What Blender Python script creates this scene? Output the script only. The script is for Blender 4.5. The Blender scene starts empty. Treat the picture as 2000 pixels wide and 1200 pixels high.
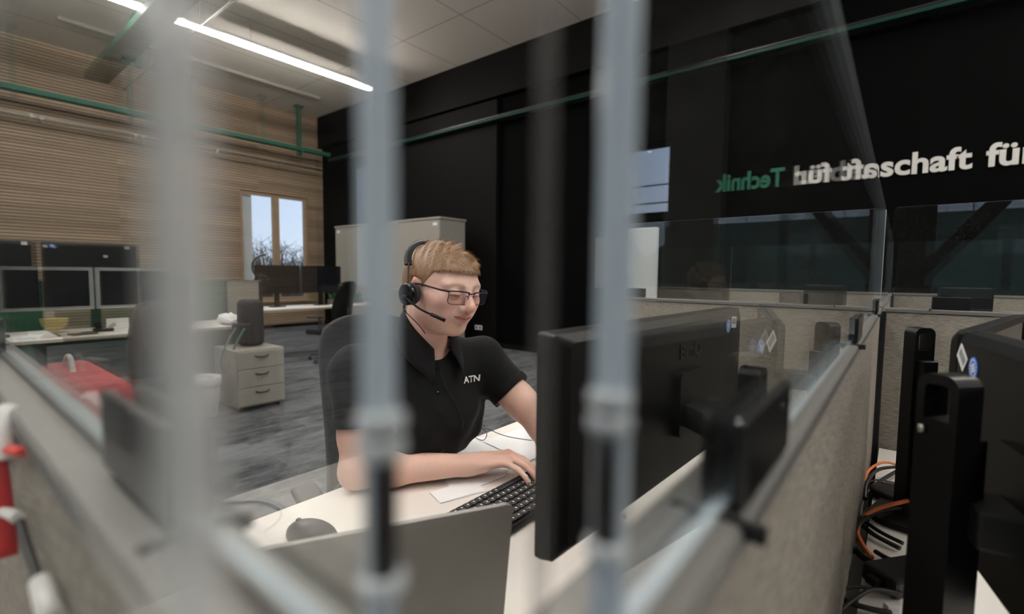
import bpy, bmesh, math, random
import numpy as np
from mathutils import Vector, Matrix
R = math.radians
PI = math.pi
rng = random.Random(7)
C = bpy.context.scene.collection
SC = bpy.context.scene

# ---------------------------------------------------------------- camera
H = 1.27
YAW, PIT, ROL = R(38.77), R(-3.94), R(0.581)
_f = Vector((-math.sin(YAW)*math.cos(PIT), math.cos(YAW)*math.cos(PIT), math.sin(PIT)))
_r = Vector((math.cos(YAW), math.sin(YAW), 0))
_u = _r.cross(_f)
_r2 = _r*math.cos(ROL)+_u*math.sin(ROL)
_u2 = _u*math.cos(ROL)-_r*math.sin(ROL)
cam_d = bpy.data.cameras.new('camera')
cam = bpy.data.objects.new('camera', cam_d)
C.objects.link(cam)
mw = Matrix(((_r2.x, _u2.x, -_f.x, 0), (_r2.y, _u2.y, -_f.y, 0), (_r2.z, _u2.z, -_f.z, H), (0, 0, 0, 1)))
cam.matrix_world = mw
cam_d.sensor_width = 36
cam_d.lens = 945/2000*36
cam_d.clip_start = 0.005
cam_d.clip_end = 300
cam_d.dof.use_dof = True
cam_d.dof.focus_distance = 1.2
cam_d.dof.aperture_fstop = 3.1
SC.camera = cam

# ---------------------------------------------------------------- world: flat dusk sky
SC.view_settings.view_transform = 'Standard'
SC.view_settings.look = 'None'
SC.view_settings.gamma = 1
SC.view_settings.use_curve_mapping = False
SC.view_settings.exposure = 0.0
w = bpy.data.worlds.new('dusk'); SC.world = w
w.use_nodes = True
nt = w.node_tree; nt.nodes.clear()
bg = nt.nodes.new('ShaderNodeBackground'); out = nt.nodes.new('ShaderNodeOutputWorld')
tc = nt.nodes.new('ShaderNodeTexCoord'); sx = nt.nodes.new('ShaderNodeSeparateXYZ')
cr = nt.nodes.new('ShaderNodeValToRGB')
cr.color_ramp.elements[0].position = 0.0; cr.color_ramp.elements[0].color = (0.66, 0.73, 0.86, 1)
cr.color_ramp.elements[1].position = 0.6; cr.color_ramp.elements[1].color = (0.30, 0.46, 0.8, 1)
nt.links.new(tc.outputs['Generated'], sx.inputs[0]); nt.links.new(sx.outputs['Z'], cr.inputs[0])
nt.links.new(cr.outputs[0], bg.inputs[0]); nt.links.new(bg.outputs[0], out.inputs[0])
bg.inputs[1].default_value = 1.7

# ---------------------------------------------------------------- materials
MAT = {}
def mat(name, col, rough=.6, metal=0., spec=.5, bump=None, var=None, coat=0, sss=0, emit=None, sheen=0):
    """bump=(scale, strength, distance) ; var=(scale, amount, color2)"""
    if name in MAT: return MAT[name]
    m = bpy.data.materials.new(name); m.use_nodes = True
    n = m.node_tree.nodes; l = m.node_tree.links
    b = n['Principled BSDF']
    b.inputs['Base Color'].default_value = (*col, 1); b.inputs['Roughness'].default_value = rough
    b.inputs['Metallic'].default_value = metal; b.inputs['Specular IOR Level'].default_value = spec
    b.inputs['Coat Weight'].default_value = coat
    if sheen: b.inputs['Sheen Weight'].default_value = sheen
    if sss:
        b.inputs['Subsurface Weight'].default_value = sss
        b.inputs['Subsurface Radius'].default_value = (1, .35, .2)
        b.inputs['Subsurface Scale'].default_value = .006
    if emit:
        b.inputs['Emission Color'].default_value = (*emit[0], 1); b.inputs['Emission Strength'].default_value = emit[1]
    t = n.new('ShaderNodeTexCoord')
    if var:
        x = n.new('ShaderNodeTexNoise'); x.inputs['Scale'].default_value = var[0]; x.inputs['Detail'].default_value = 6
        l.new(t.outputs['Object'], x.inputs['Vector'])
        mr = n.new('ShaderNodeMapRange'); mr.inputs['From Min'].default_value = .35; mr.inputs['From Max'].default_value = .65
        l.new(x.outputs['Fac'], mr.inputs['Value'])
        mx = n.new('ShaderNodeMix'); mx.data_type = 'RGBA'
        mx.inputs[6].default_value = (*col, 1); mx.inputs[7].default_value = (*var[2], 1)
        ml = n.new('ShaderNodeMath'); ml.operation = 'MULTIPLY'; ml.inputs[1].default_value = var[1]
        l.new(mr.outputs[0], ml.inputs[0]); l.new(ml.outputs[0], mx.inputs[0]); l.new(mx.outputs[2], b.inputs['Base Color'])
    if bump:
        x = n.new('ShaderNodeTexNoise'); x.inputs['Scale'].default_value = bump[0]; x.inputs['Detail'].default_value = 4
        l.new(t.outputs['Object'], x.inputs['Vector'])
        bn = n.new('ShaderNodeBump'); bn.inputs['Strength'].default_value = bump[1]; bn.inputs['Distance'].default_value = bump[2]
        l.new(x.outputs['Fac'], bn.inputs['Height']); l.new(bn.outputs[0], b.inputs['Normal'])
    MAT[name] = m
    return m

def pane_mat(name, tint=(.95, .965, .96), dust=0.0, ior=1.5):
    m = bpy.data.materials.new(name); m.use_nodes = True
    n = m.node_tree.nodes; l = m.node_tree.links; n.clear()
    o = n.new('ShaderNodeOutputMaterial'); tr = n.new('ShaderNodeBsdfTransparent'); gl = n.new('ShaderNodeBsdfGlossy')
    tr.inputs[0].default_value = (*tint, 1); gl.inputs['Roughness'].default_value = 0.0
    gl.inputs[0].default_value = (.95, .95, .95, 1)
    fr = n.new('ShaderNodeFresnel'); ge = n.new('ShaderNodeNewGeometry'); mr = n.new('ShaderNodeMapRange')
    mr.inputs['To Min'].default_value = ior; mr.inputs['To Max'].default_value = 1/ior
    l.new(ge.outputs['Backfacing'], mr.inputs['Value']); l.new(mr.outputs[0], fr.inputs['IOR'])
    mx = n.new('ShaderNodeMixShader'); l.new(fr.outputs[0], mx.inputs[0]); l.new(tr.outputs[0], mx.inputs[1]); l.new(gl.outputs[0], mx.inputs[2])
    last = mx
    if dust:
        # fine dust specks and smears lying on the acrylic
        t = n.new('ShaderNodeTexCoord'); ns = n.new('ShaderNodeTexNoise'); ns.inputs['Scale'].default_value = 260; ns.inputs['Detail'].default_value = 5
        l.new(t.outputs['Object'], ns.inputs['Vector'])
        n2 = n.new('ShaderNodeTexNoise'); n2.inputs['Scale'].default_value = 9; l.new(t.outputs['Object'], n2.inputs['Vector'])
        a = n.new('ShaderNodeMapRange'); a.inputs['From Min'].default_value = .5; a.inputs['From Max'].default_value = .75
        l.new(ns.outputs['Fac'], a.inputs['Value'])
        b = n.new('ShaderNodeMath'); b.operation = 'MULTIPLY'; l.new(a.outputs[0], b.inputs[0]); l.new(n2.outputs['Fac'], b.inputs[1])
        c = n.new('ShaderNodeMath'); c.operation = 'MULTIPLY'; c.inputs[1].default_value = dust; l.new(b.outputs[0], c.inputs[0])
        df = n.new('ShaderNodeBsdfDiffuse'); df.inputs[0].default_value = (.75, .73, .7, 1)
        m2 = n.new('ShaderNodeMixShader'); l.new(c.outputs[0], m2.inputs[0]); l.new(mx.outputs[0], m2.inputs[1]); l.new(df.outputs[0], m2.inputs[2]); last = m2
    l.new(last.outputs[0], o.inputs[0]); MAT[name] = m
    return m

def edge_mat(name, col, trans=.25):
    m = bpy.data.materials.new(name); m.use_nodes = True
    n = m.node_tree.nodes; l = m.node_tree.links; n.clear()
    o = n.new('ShaderNodeOutputMaterial'); tr = n.new('ShaderNodeBsdfTransparent'); b = n.new('ShaderNodeBsdfPrincipled')
    b.inputs['Base Color'].default_value = (*col, 1); b.inputs['Roughness'].default_value = .25
    mx = n.new('ShaderNodeMixShader'); mx.inputs[0].default_value = 1-trans
    l.new(tr.outputs[0], mx.inputs[1]); l.new(b.outputs[0], mx.inputs[2]); l.new(mx.outputs[0], o.inputs[0]); MAT[name] = m
    return m

def sep_mat(name, builder):
    m = bpy.data.materials.new(name); m.use_nodes = True
    n = m.node_tree.nodes; l = m.node_tree.links
    builder(n, l, n['Principled BSDF']); MAT[name] = m
    return m

def math_node(n, l, op, a, b=None, c=None):
    x = n.new('ShaderNodeMath'); x.operation = op
    for i, v in enumerate((a, b, c)):
        if v is None: continue
        if hasattr(v, 'links') or hasattr(v, 'is_linked'): l.new(v, x.inputs[i])
        else: x.inputs[i].default_value = v
    return x.outputs[0]

def _wood(n, l, b):
    t = n.new('ShaderNodeTexCoord'); s = n.new('ShaderNodeSeparateXYZ'); l.new(t.outputs['Object'], s.inputs[0])
    fr = math_node(n, l, 'FRACT', math_node(n, l, 'DIVIDE', s.outputs['Z'], .052))
    # groove mask
    g = n.new('ShaderNodeMapRange'); g.inputs['From Min'].default_value = .24; g.inputs['From Max'].default_value = .34
    l.new(fr, g.inputs['Value'])
    # per-panel tone
    py = math_node(n, l, 'FLOOR', math_node(n, l, 'DIVIDE', s.outputs['Y'], 2.4))
    pz = math_node(n, l, 'FLOOR', math_node(n, l, 'DIVIDE', s.outputs['Z'], .104))
    cb = n.new('ShaderNodeCombineXYZ'); l.new(py, cb.inputs[0]); l.new(pz, cb.inputs[1])
    wn = n.new('ShaderNodeTexWhiteNoise'); l.new(cb.outputs[0], wn.inputs['Vector'])
    mp = n.new('ShaderNodeMapping'); mp.inputs['Scale'].default_value = (1, .6, 22); l.new(t.outputs['Object'], mp.inputs[0])
    ns = n.new('ShaderNodeTexNoise'); ns.inputs['Scale'].default_value = 3; ns.inputs['Detail'].default_value = 6; l.new(mp.outputs[0], ns.inputs['Vector'])
    k = math_node(n, l, 'ADD', math_node(n, l, 'MULTIPLY', wn.outputs['Value'], .45), math_node(n, l, 'MULTIPLY', ns.outputs['Fac'], .7))
    r = n.new('ShaderNodeValToRGB'); r.color_ramp.elements[0].position = .25; r.color_ramp.elements[0].color = (.19, .13, .082, 1)
    r.color_ramp.elements[1].position = .85; r.color_ramp.elements[1].color = (.40, .285, .19, 1); l.new(k, r.inputs[0])
    mx = n.new('ShaderNodeMix'); mx.data_type = 'RGBA'; mx.inputs[6].default_value = (.10, .066, .043, 1)
    l.new(g.outputs[0], mx.inputs[0]); l.new(r.outputs[0], mx.inputs[7]); l.new(mx.outputs[2], b.inputs['Base Color'])
    b.inputs['Roughness'].default_value = .6
    bn = n.new('ShaderNodeBump'); bn.inputs['Distance'].default_value = .012; l.new(g.outputs[0], bn.inputs['Height']); l.new(bn.outputs[0], b.inputs['Normal'])
sep_mat('slatted_wood', _wood)

def _carpet(n, l, b):
    t = n.new('ShaderNodeTexCoord'); s = n.new('ShaderNodeSeparateXYZ'); l.new(t.outputs['Object'], s.inputs[0])
    px = math_node(n, l, 'FLOOR', math_node(n, l, 'DIVIDE', s.outputs['X'], .25))
    off = math_node(n, l, 'MULTIPLY', math_node(n, l, 'MODULO', px, 2.0), .5)
    py = math_node(n, l, 'FLOOR', math_node(n, l, 'ADD', s.outputs['Y'], off))
    cb = n.new('ShaderNodeCombineXYZ'); l.new(px, cb.inputs[0]); l.new(py, cb.inputs[1])
    wn = n.new('ShaderNodeTexWhiteNoise'); l.new(cb.outputs[0], wn.inputs['Vector'])
    mp = n.new('ShaderNodeMapping'); mp.inputs['Scale'].default_value = (1.8, .5, 1); l.new(t.outputs['Object'], mp.inputs[0])
    ad = n.new('ShaderNodeVectorMath'); ad.operation = 'ADD'; l.new(mp.outputs[0], ad.inputs[0]); l.new(wn.outputs['Color'], ad.inputs[1])
    n1 = n.new('ShaderNodeTexNoise'); n1.inputs['Scale'].default_value = 6; n1.inputs['Detail'].default_value = 10; n1.inputs['Roughness'].default_value = .75; l.new(ad.outputs[0], n1.inputs['Vector'])
    n2 = n.new('ShaderNodeTexNoise'); n2.inputs['Scale'].default_value = 160; n2.inputs['Detail'].default_value = 2; l.new(t.outputs['Object'], n2.inputs['Vector'])
    k = math_node(n, l, 'ADD', math_node(n, l, 'MULTIPLY', n1.outputs['Fac'], .9), math_node(n, l, 'ADD', math_node(n, l, 'MULTIPLY', n2.outputs['Fac'], .18), math_node(n, l, 'MULTIPLY', wn.outputs['Value'], .10)))
    r = n.new('ShaderNodeValToRGB'); r.color_ramp.elements[0].position = .40; r.color_ramp.elements[0].color = (.020, .021, .024, 1)
    r.color_ramp.elements[1].position = .66; r.color_ramp.elements[1].color = (.15, .157, .165, 1); l.new(k, r.inputs[0]); l.new(r.outputs[0], b.inputs['Base Color'])
    b.inputs['Roughness'].default_value = .95; b.inputs['Specular IOR Level'].default_value = .1
    bn = n.new('ShaderNodeBump'); bn.inputs['Distance'].default_value = .002; bn.inputs['Strength'].default_value = .6; l.new(n2.outputs['Fac'], bn.inputs['Height']); l.new(bn.outputs[0], b.inputs['Normal'])
sep_mat('carpet', _carpet)

def _ceil(n, l, b):
    t = n.new('ShaderNodeTexCoord'); s = n.new('ShaderNodeSeparateXYZ'); l.new(t.outputs['Object'], s.inputs[0])
    fy = math_node(n, l, 'FRACT', math_node(n, l, 'DIVIDE', s.outputs['Y'], 2.5)); fx = math_node(n, l, 'FRACT', math_node(n, l, 'DIVIDE', s.outputs['X'], 1.25))
    a = math_node(n, l, 'MAXIMUM', math_node(n, l, 'LESS_THAN', fy, .004), math_node(n, l, 'LESS_THAN', fx, .008))
    mx = n.new('ShaderNodeMix'); mx.data_type = 'RGBA'; mx.inputs[6].default_value = (.78, .72, .65, 1); mx.inputs[7].default_value = (.12, .11, .1, 1)
    l.new(a, mx.inputs[0]); l.new(mx.outputs[2], b.inputs['Base Color']); b.inputs['Roughness'].default_value = .8
sep_mat('ceiling_board', _ceil)

def _fabric(n, l, b):
    t = n.new('ShaderNodeTexCoord')
    mp = n.new('ShaderNodeMapping'); mp.inputs['Scale'].default_value = (60, 60, 420); l.new(t.outputs['Object'], mp.inputs[0])
    n1 = n.new('ShaderNodeTexNoise'); n1.inputs['Scale'].default_value = 1.; n1.inputs['Detail'].default_value = 3; l.new(mp.outputs[0], n1.inputs['Vector'])
    r = n.new('ShaderNodeValToRGB'); r.color_ramp.elements[0].position = .3; r.color_ramp.elements[0].color = (.17, .155, .132, 1)
    r.color_ramp.elements[1].position = .7; r.color_ramp.elements[1].color = (.33, .30, .26, 1); l.new(n1.outputs['Fac'], r.inputs[0]); l.new(r.outputs[0], b.inputs['Base Color'])
    b.inputs['Roughness'].default_value = .95; b.inputs['Specular IOR Level'].default_value = .1
    bn = n.new('ShaderNodeBump'); bn.inputs['Distance'].default_value = .001; l.new(n1.outputs['Fac'], bn.inputs['Height']); l.new(bn.outputs[0], b.inputs['Normal'])
sep_mat('screen_fabric', _fabric)

def _vcol(rough, sss, bumpsc=None, attr='Col'):
    def f(n, l, b):
        a = n.new('ShaderNodeVertexColor'); a.layer_name = attr; l.new(a.outputs[0], b.inputs['Base Color'])
        b.inputs['Roughness'].default_value = rough
        if sss:
            b.inputs['Subsurface Weight'].default_value = sss; b.inputs['Subsurface Radius'].default_value = (1, .35, .2); b.inputs['Subsurface Scale'].default_value = .005
        if bumpsc:
            t = n.new('ShaderNodeTexCoord'); x = n.new('ShaderNodeTexNoise'); x.inputs['Scale'].default_value = bumpsc[0]; x.inputs['Detail'].default_value = 5
            l.new(t.outputs['Object'], x.inputs['Vector'])
            bn = n.new('ShaderNodeBump'); bn.inputs['Strength'].default_value = bumpsc[1]; bn.inputs['Distance'].default_value = .001
            l.new(x.outputs['Fac'], bn.inputs['Height']); l.new(bn.outputs[0], b.inputs['Normal'])
    return f
sep_mat('skin', _vcol(.48, .25, (350, .35)))
sep_mat('hair_strands', _vcol(.45, 0))

mat('dark_wall', (.0017, .0017, .0018), .8, spec=.05)
mat('dark_beam', (.0045, .0042, .0038), .7, spec=.1)
mat('concrete_dark', (.010, .0098, .0085), .8, spec=.1, bump=(30, .2, .004))
mat('plastic_black', (.0030, .0031, .0033), .40, spec=.28, bump=(900, .25, .0003))
mat('clamp_black', (.003, .003, .0032), .32, spec=.5, coat=.3)
mat('plastic_gloss', (.003, .0035, .005), .16)
mat('metal_dark', (.022, .022, .023), .4, metal=.5)
mat('screen_off', (.004, .005, .008), .12)
mat('silver_plastic', (.40, .40, .40), .4)
mat('cap_metal', (.17, .165, .155), .42, metal=.35, bump=(40, .1, .001))
mat('cap_black', (.008, .008, .0085), .45)
mat('desk_white', (.80, .765, .715), .45, bump=(60, .05, .0005))
mat('desk_edge', (.42, .36, .30), .6)
mat('cabinet_beige', (.31, .29, .255), .55)
mat('cabinet_dark', (.10, .095, .09), .6)
mat('paper', (.86, .87, .88), .8)
mat('paper_grey', (.6, .6, .62), .8)
mat('cable_black', (.004, .004, .0045), .45)
mat('cable_orange', (.78, .20, .045), .5)
mat('cable_white', (.78, .78, .76), .4)
mat('red_fabric', (.50, .012, .015), .75, bump=(80, .5, .003))
mat('red_strap', (.75, .05, .03), .6)
mat('green_metal', (.016, .105, .068), .5, spec=.3)
mat('channel_green', (.006, .035, .025), .6, spec=.2)
mat('green_fabric', (.02, .085, .045), .9)
mat('galvanised', (.42, .42, .40), .35, metal=.8)
mat('window_wood', (.33, .22, .13), .55)
mat('white_paint', (.72, .72, .72), .5)
mat('blue_sticker', (.05, .22, .75), .4)
mat('white_print', (.80, .80, .80), .5)
mat('letter_white', (.62, .61, .58), .6)
mat('letter_green', (.02, .20, .12), .6)
mat('shirt_cotton', (.0035, .0037, .0045), .85, spec=.25, bump=(700, .35, .0006), sheen=.03)
mat('trousers_cloth', (.012, .013, .018), .9, bump=(500, .3, .0006))
mat('shoe_leather', (.01, .01, .01), .4)
mat('chair_fabric', (.022, .022, .025), .9, bump=(400, .4, .001))
mat('chair_plastic', (.02, .02, .022), .5)
mat('lip', (.4, .12, .1), .4)
mat('eye_white', (.7, .68, .65), .15)
mat('iris', (.05, .10, .14), .15)
mat('glasses_frame', (.012, .013, .018), .25, metal=.5)
mat('grass', (.06, .10, .045), .95, var=(3, .8, (.13, .17, .08)), bump=(40, .8, .05))
mat('bush_bare', (.12, .10, .085), .9)
mat('bush_green', (.04, .07, .03), .9)
mat('laptop_silver', (.27, .26, .245), .5, metal=.25)
mat('yellow_ceramic', (.62, .48, .10), .35)
mat('blue_print', (.02, .25, .62), .5)
mat('bin_grey', (.42, .42, .40), .5)
mat('jacket_brown', (.10, .075, .065), .85, bump=(60, .4, .003))
mat('bottle_clear', (.5, .55, .6), .1)
mat('tube_light', (1, 1, 1), .5, emit=((1, .955, .90), 88))
mat('keycap', (.02, .02, .022), .45)
mat('key_print', (.7, .7, .7), .5)
pane_mat('acrylic', dust=.035)
pane_mat('window_glass', (.94, .96, .97))
def lens_mat():
    m = bpy.data.materials.new('lens_coated'); m.use_nodes = True
    n = m.node_tree.nodes; l = m.node_tree.links; n.clear()
    o = n.new('ShaderNodeOutputMaterial'); tr = n.new('ShaderNodeBsdfTransparent'); gl = n.new('ShaderNodeBsdfGlossy')
    gl.inputs[0].default_value = (.55, .4, 1, 1); gl.inputs['Roughness'].default_value = .02
    mx = n.new('ShaderNodeMixShader'); mx.inputs[0].default_value = .09
    l.new(tr.outputs[0], mx.inputs[1]); l.new(gl.outputs[0], mx.inputs[2]); l.new(mx.outputs[0], o.inputs[0]); MAT['lens_coated'] = m
lens_mat()
edge_mat('acrylic_edge', (.46, .54, .60), .36)  # pale blue put in for the light gathered in acrylic edges
edge_mat('edge_glow_strip', (.62, .62, .61), .5)  # whitish colour of an added strip that imitates edge glow
edge_mat('strip_clear', (.16, .15, .14), .78)  # colour of the added soft column between the near panes
edge_mat('clear_clip', (.55, .6, .62), .4)
M = MAT

# ---------------------------------------------------------------- mesh helpers
def rot_z(a): return Matrix.Rotation(a, 4, 'Z')
def box(bm, c, s, rot=None, bev=0.0, seg=2, mi=0):
    g = bmesh.ops.create_cube(bm, size=1)
    vs = g['verts']
    for v in vs: v.co = Vector((v.co.x*s[0], v.co.y*s[1], v.co.z*s[2]))
    fs = set(f for v in vs for f in v.link_faces)
    if bev:
        es = list(set(e for v in vs for e in v.link_edges))
        r = bmesh.ops.bevel(bm, geom=es, offset=min(bev, min(s)*.49), segments=seg, affect='EDGES', profile=.5)
        fs = set(f for f in fs if f.is_valid) | set(r['faces'])
        vs = list(set(v for f in fs for v in f.verts))
    for f in fs:
        f.material_index = mi
    mt = Matrix.Translation(Vector(c)) @ (rot.to_4x4() if rot is not None else Matrix.Identity(4))
    for v in vs: v.co = mt @ v.co
    return vs
def bb(bm, x0, x1, y0, y1, z0, z1, bev=0, seg=2, mi=0):
    return box(bm, ((x0+x1)/2, (y0+y1)/2, (z0+z1)/2), (abs(x1-x0), abs(y1-y0), abs(z1-z0)), None, bev, seg, mi)
def smooth_pts(P, sub=6):
    P = [Vector(p) for p in P]
    if len(P) < 3: return P
    o = []
    for i in range(len(P)-1):
        a = P[max(i-1, 0)]; b = P[i]; c = P[i+1]; d = P[min(i+2, len(P)-1)]
        for k in range(sub):
            t = k/sub
            o.append(.5*((2*b)+(c-a)*t+(2*a-5*b+4*c-d)*t*t+(3*b-a-3*c+d)*t**3))
    o.append(P[-1]); return o
def tube(bm, P, r, n=10, smooth=True, sub=6, caps=True, mi=0, flat=None):
    P = smooth_pts(P, sub) if smooth else [Vector(p) for p in P]
    m = len(P); rs = r if isinstance(r, (list, tuple)) else None
    prev = None; rings = []
    for i, p in enumerate(P):
        t = (P[min(i+1, m-1)]-P[max(i-1, 0)]).normalized()
        if prev is None:
            a = Vector((0, 0, 1)) if abs(t.z) < .9 else Vector((1, 0, 0))
            u = t.cross(a).normalized()
        else:
            u = (prev - t*prev.dot(t)).normalized()
        prev = u; v = t.cross(u)
        if rs:
            q = i/(m-1)*(len(rs)-1); k = min(int(q), len(rs)-2); rr = rs[k]*(1-(q-k))+rs[k+1]*(q-k)
        else: rr = r
        fu, fv = (flat if flat else (1, 1))
        rings.append([bm.verts.new(p+u*math.cos(2*PI*j/n)*rr*fu+v*math.sin(2*PI*j/n)*rr*fv) for j in range(n)])
    for i in range(m-1):
        for j in range(n):
            f = bm.faces.new((rings[i][j], rings[i][(j+1) % n], rings[i+1][(j+1) % n], rings[i+1][j])); f.smooth = True; f.material_index = mi
    if caps:
        f = bm.faces.new(rings[0][::-1]); f.material_index = mi
        f = bm.faces.new(rings[-1]); f.material_index = mi
    return rings
def lathe(bm, prof, c=(0, 0, 0), n=32, rot=None, smooth=True, mi=0):
    c = Vector(c); rings = []
    for (r, z) in prof:
        ring = []
        for j in range(n):
            p = Vector((r*math.cos(2*PI*j/n), r*math.sin(2*PI*j/n), z))
            if rot is not None: p = rot @ p
            ring.append(bm.verts.new(c+p))
        rings.append(ring)
    for i in range(len(rings)-1):
        for j in range(n):
            f = bm.faces.new((rings[i][j], rings[i][(j+1) % n], rings[i+1][(j+1) % n], rings[i+1][j])); f.smooth = smooth; f.material_index = mi
    if prof[0][0] > 1e-6: bm.faces.new(rings[0][::-1]).material_index = mi
    if prof[-1][0] > 1e-6: bm.faces.new(rings[-1]).material_index = mi
def prism(bm, pts, axis_fn, d0, d1, mi=0):
    """pts 2D polygon ; axis_fn(u,v,d)->3D"""
    a = [bm.verts.new(axis_fn(u, v, d0)) for u, v in pts]; b = [bm.verts.new(axis_fn(u, v, d1)) for u, v in pts]
    n = len(pts)
    for i in range(n): bm.faces.new((a[i], a[(i+1) % n], b[(i+1) % n], b[i])).material_index = mi
    bm.faces.new(a[::-1]).material_index = mi; bm.faces.new(b).material_index = mi
def rrect(w, h, r, seg=5, corners=(1, 1, 1, 1), cx=0, cy=0):
    pts = []
    for i, (sx_, sy_, a0) in enumerate(((1, 1, 0), (-1, 1, 90), (-1, -1, 180), (1, -1, 270))):
        if corners[i]:
            for k in range(seg+1):
                a = R(a0+90*k/seg); pts.append((cx+sx_*(w/2-r)+r*math.cos(a), cy+sy_*(h/2-r)+r*math.sin(a)))
        else: pts.append((cx+sx_*w/2, cy+sy_*h/2))
    return pts
def obj(name, bm, m, parent=None, world=False, smooth=None):
    bmesh.ops.recalc_face_normals(bm, faces=bm.faces[:])
    me = bpy.data.meshes.new(name); bm.to_mesh(me); bm.free()
    for x in (m if isinstance(m, (list, tuple)) else [m]): me.materials.append(x if not isinstance(x, str) else M[x])
    o = bpy.data.objects.new(name, me); C.objects.link(o)
    if smooth is not None:
        for p in me.polygons: p.use_smooth = smooth
    if parent:
        o.parent = parent
        if world: me.transform(wmat(parent).inverted())
    return o
def wmat(o):
    m = o.matrix_basis.copy()
    return wmat(o.parent) @ m if o.parent else m
def nb(): return bmesh.new()
def tag(o, label, cat, group=None, kind=None):
    o['label'] = label; o['category'] = cat
    if group: o['group'] = group
    if kind: o['kind'] = kind
    return o
def thing(name, label, cat, loc=(0, 0, 0), rz=0, group=None):
    o = bpy.data.objects.new(name, None); C.objects.link(o); o.empty_display_size = .05
    o.location = loc; o.rotation_euler = (0, 0, rz)
    return tag(o, label, cat, group)
def struct(name, bm, m):
    o = obj(name, bm, m); o['kind'] = 'structure'; return o
def dup(o, loc=None, rz=None, label=None, parent=None):
    c = o.copy(); C.objects.link(c)
    if loc is not None: c.location = loc
    if rz is not None: c.rotation_euler = (0, 0, rz)
    if label: c['label'] = label
    if parent is not None: c.parent = parent
    for ch in list(o.children): dup(ch, parent=c)
    return c
def text(name, s, size, m, parent, loc, rot, extrude=.002, bold=0.0, align='LEFT', sx_=1.0, label=None):
    cu = bpy.data.curves.new(name, 'FONT'); cu.body = s; cu.size = size; cu.extrude = extrude; cu.offset = bold; cu.align_x = align
    cu.resolution_u = 4
    t = bpy.data.objects.new(name, cu); C.objects.link(t)
    bpy.context.view_layer.update()
    me = bpy.data.meshes.new_from_object(t.evaluated_get(bpy.context.evaluated_depsgraph_get()))
    bpy.data.objects.remove(t); bpy.data.curves.remove(cu)
    me.name = name; me.materials.clear(); me.materials.append(M[m])
    o = bpy.data.objects.new(name, me); C.objects.link(o)
    mt = Matrix.LocRotScale(Vector(loc), rot, Vector((sx_, 1, 1)))
    me.transform(mt)
    if parent: o.parent = parent
    if label: o['label'] = label
    return o
def axes_rot(xa, ya):
    """rotation whose local x -> xa, y -> ya"""
    xa = Vector(xa).normalized(); ya = Vector(ya); ya = (ya-xa*ya.dot(xa)).normalized(); za = xa.cross(ya)
    return Matrix((xa, ya, za)).transposed().to_quaternion()

# ================================================================ SETTING
D = 6.3       # dark wall (y)
WX = -10.9    # slatted wood wall (x)
ZC = 4.88     # ceiling
BY = -6.0     # window wall behind
EX = 7.5
bm = nb(); bb(bm, WX-.3, EX+.3, BY-.3, D+.3, -.2, 0); struct('floor', bm, 'carpet')
bm = nb(); bb(bm, WX-.3, EX+.3, BY-.3, D+.3, ZC, ZC+.2); struct('ceiling', bm, 'ceiling_board')
# wood wall with window openings  (y ranges, z range)
def wall_x(name, x0, x1, ya, yb, holes, m):
    bm = nb(); ys = ya
    for (h0, h1, z0, z1) in holes:
        bb(bm, x0, x1, ys, h0, 0, ZC); bb(bm, x0, x1, h0, h1, 0, z0); bb(bm, x0, x1, h0, h1, z1, ZC); ys = h1
    bb(bm, x0, x1, ys, yb, 0, ZC); return struct(name, bm, m)
def wall_y(name, y0, y1, xa, xb, holes, m):
    bm = nb(); xs = xa
    for (h0, h1, z0, z1) in holes:
        bb(bm, xs, h0, y0, y1, 0, ZC); bb(bm, h0, h1, y0, y1, 0, z0); bb(bm, h0, h1, y0, y1, z1, ZC); xs = h1
    bb(bm, xs, xb, y0, y1, 0, ZC); return struct(name, bm, m)
WIN = (4.42, 5.92, .62, 2.98)
wall_x('wall_left', WX-.25, WX, BY, D, [WIN], 'slatted_wood')
BWIN = (2.30, 3.66, 2.05, 3.05)
wall_y('wall_back', D, D+.25, WX-.25, EX, [BWIN], 'dark_wall')
REAR = [(-9.6, -7.2, .9, 3.6), (-6.2, -3.8, .9, 3.6), (-2.9, -.5, .9, 3.6), (.3, 2.9, .9, 3.6), (3.6, 6.2, .9, 3.6)]
wall_y('wall_front', BY-.25, BY, WX-.25, EX, REAR, 'concrete_dark')
wall_x('wall_right', EX, EX+.25, BY, D, [], 'dark_wall')
def window(idx, P, u, wdt, z0, z1, inward, mull, m, extra=None):
    """P corner, u unit vector along wall"""
    u = Vector(u); P = Vector(P); inw = Vector(inward); bm = nb()
    rot = axes_rot(u, inw)
    def fr(a0, a1, b0, b1, d=.09):
        c = P+u*((a0+a1)/2)+Vector((0, 0, (b0+b1)/2))-inw*.10
        box(bm, c, (a1-a0, d, b1-b0), rot.to_matrix(), .006)
    t = .07
    fr(0, t, z0, z1); fr(wdt-t, wdt, z0, z1); fr(t, wdt-t, z0, z0+t); fr(t, wdt-t, z1-t, z1)
    for a in mull: fr(a-.07, a+.07, z0+t, z1-t)
    o = struct('window_%d' % idx, bm, m)
    bm = nb(); c = P+u*(wdt/2)+Vector((0, 0, (z0+z1)/2))-inw*.12
    box(bm, c, (wdt-.1, .008, z1-z0-.1), rot.to_matrix())
    g = obj('window_glass', bm, 'window_glass', o)
    bm = nb(); box(bm, P+u*(wdt/2)+Vector((0, 0, z0-.02))+inw*.03, (wdt+.1, .2, .035), rot.to_matrix(), .005); obj('window_sill', bm, m, o)
    if extra:
        bm = nb(); p = P+u*extra+Vector((0, 0, 1.35))-inw*.04
        tube(bm, [p, p+inw*.05, p+inw*.055+u*.12], .011, 8); obj('window_handle', bm, 'white_paint', o)
    return o
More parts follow.
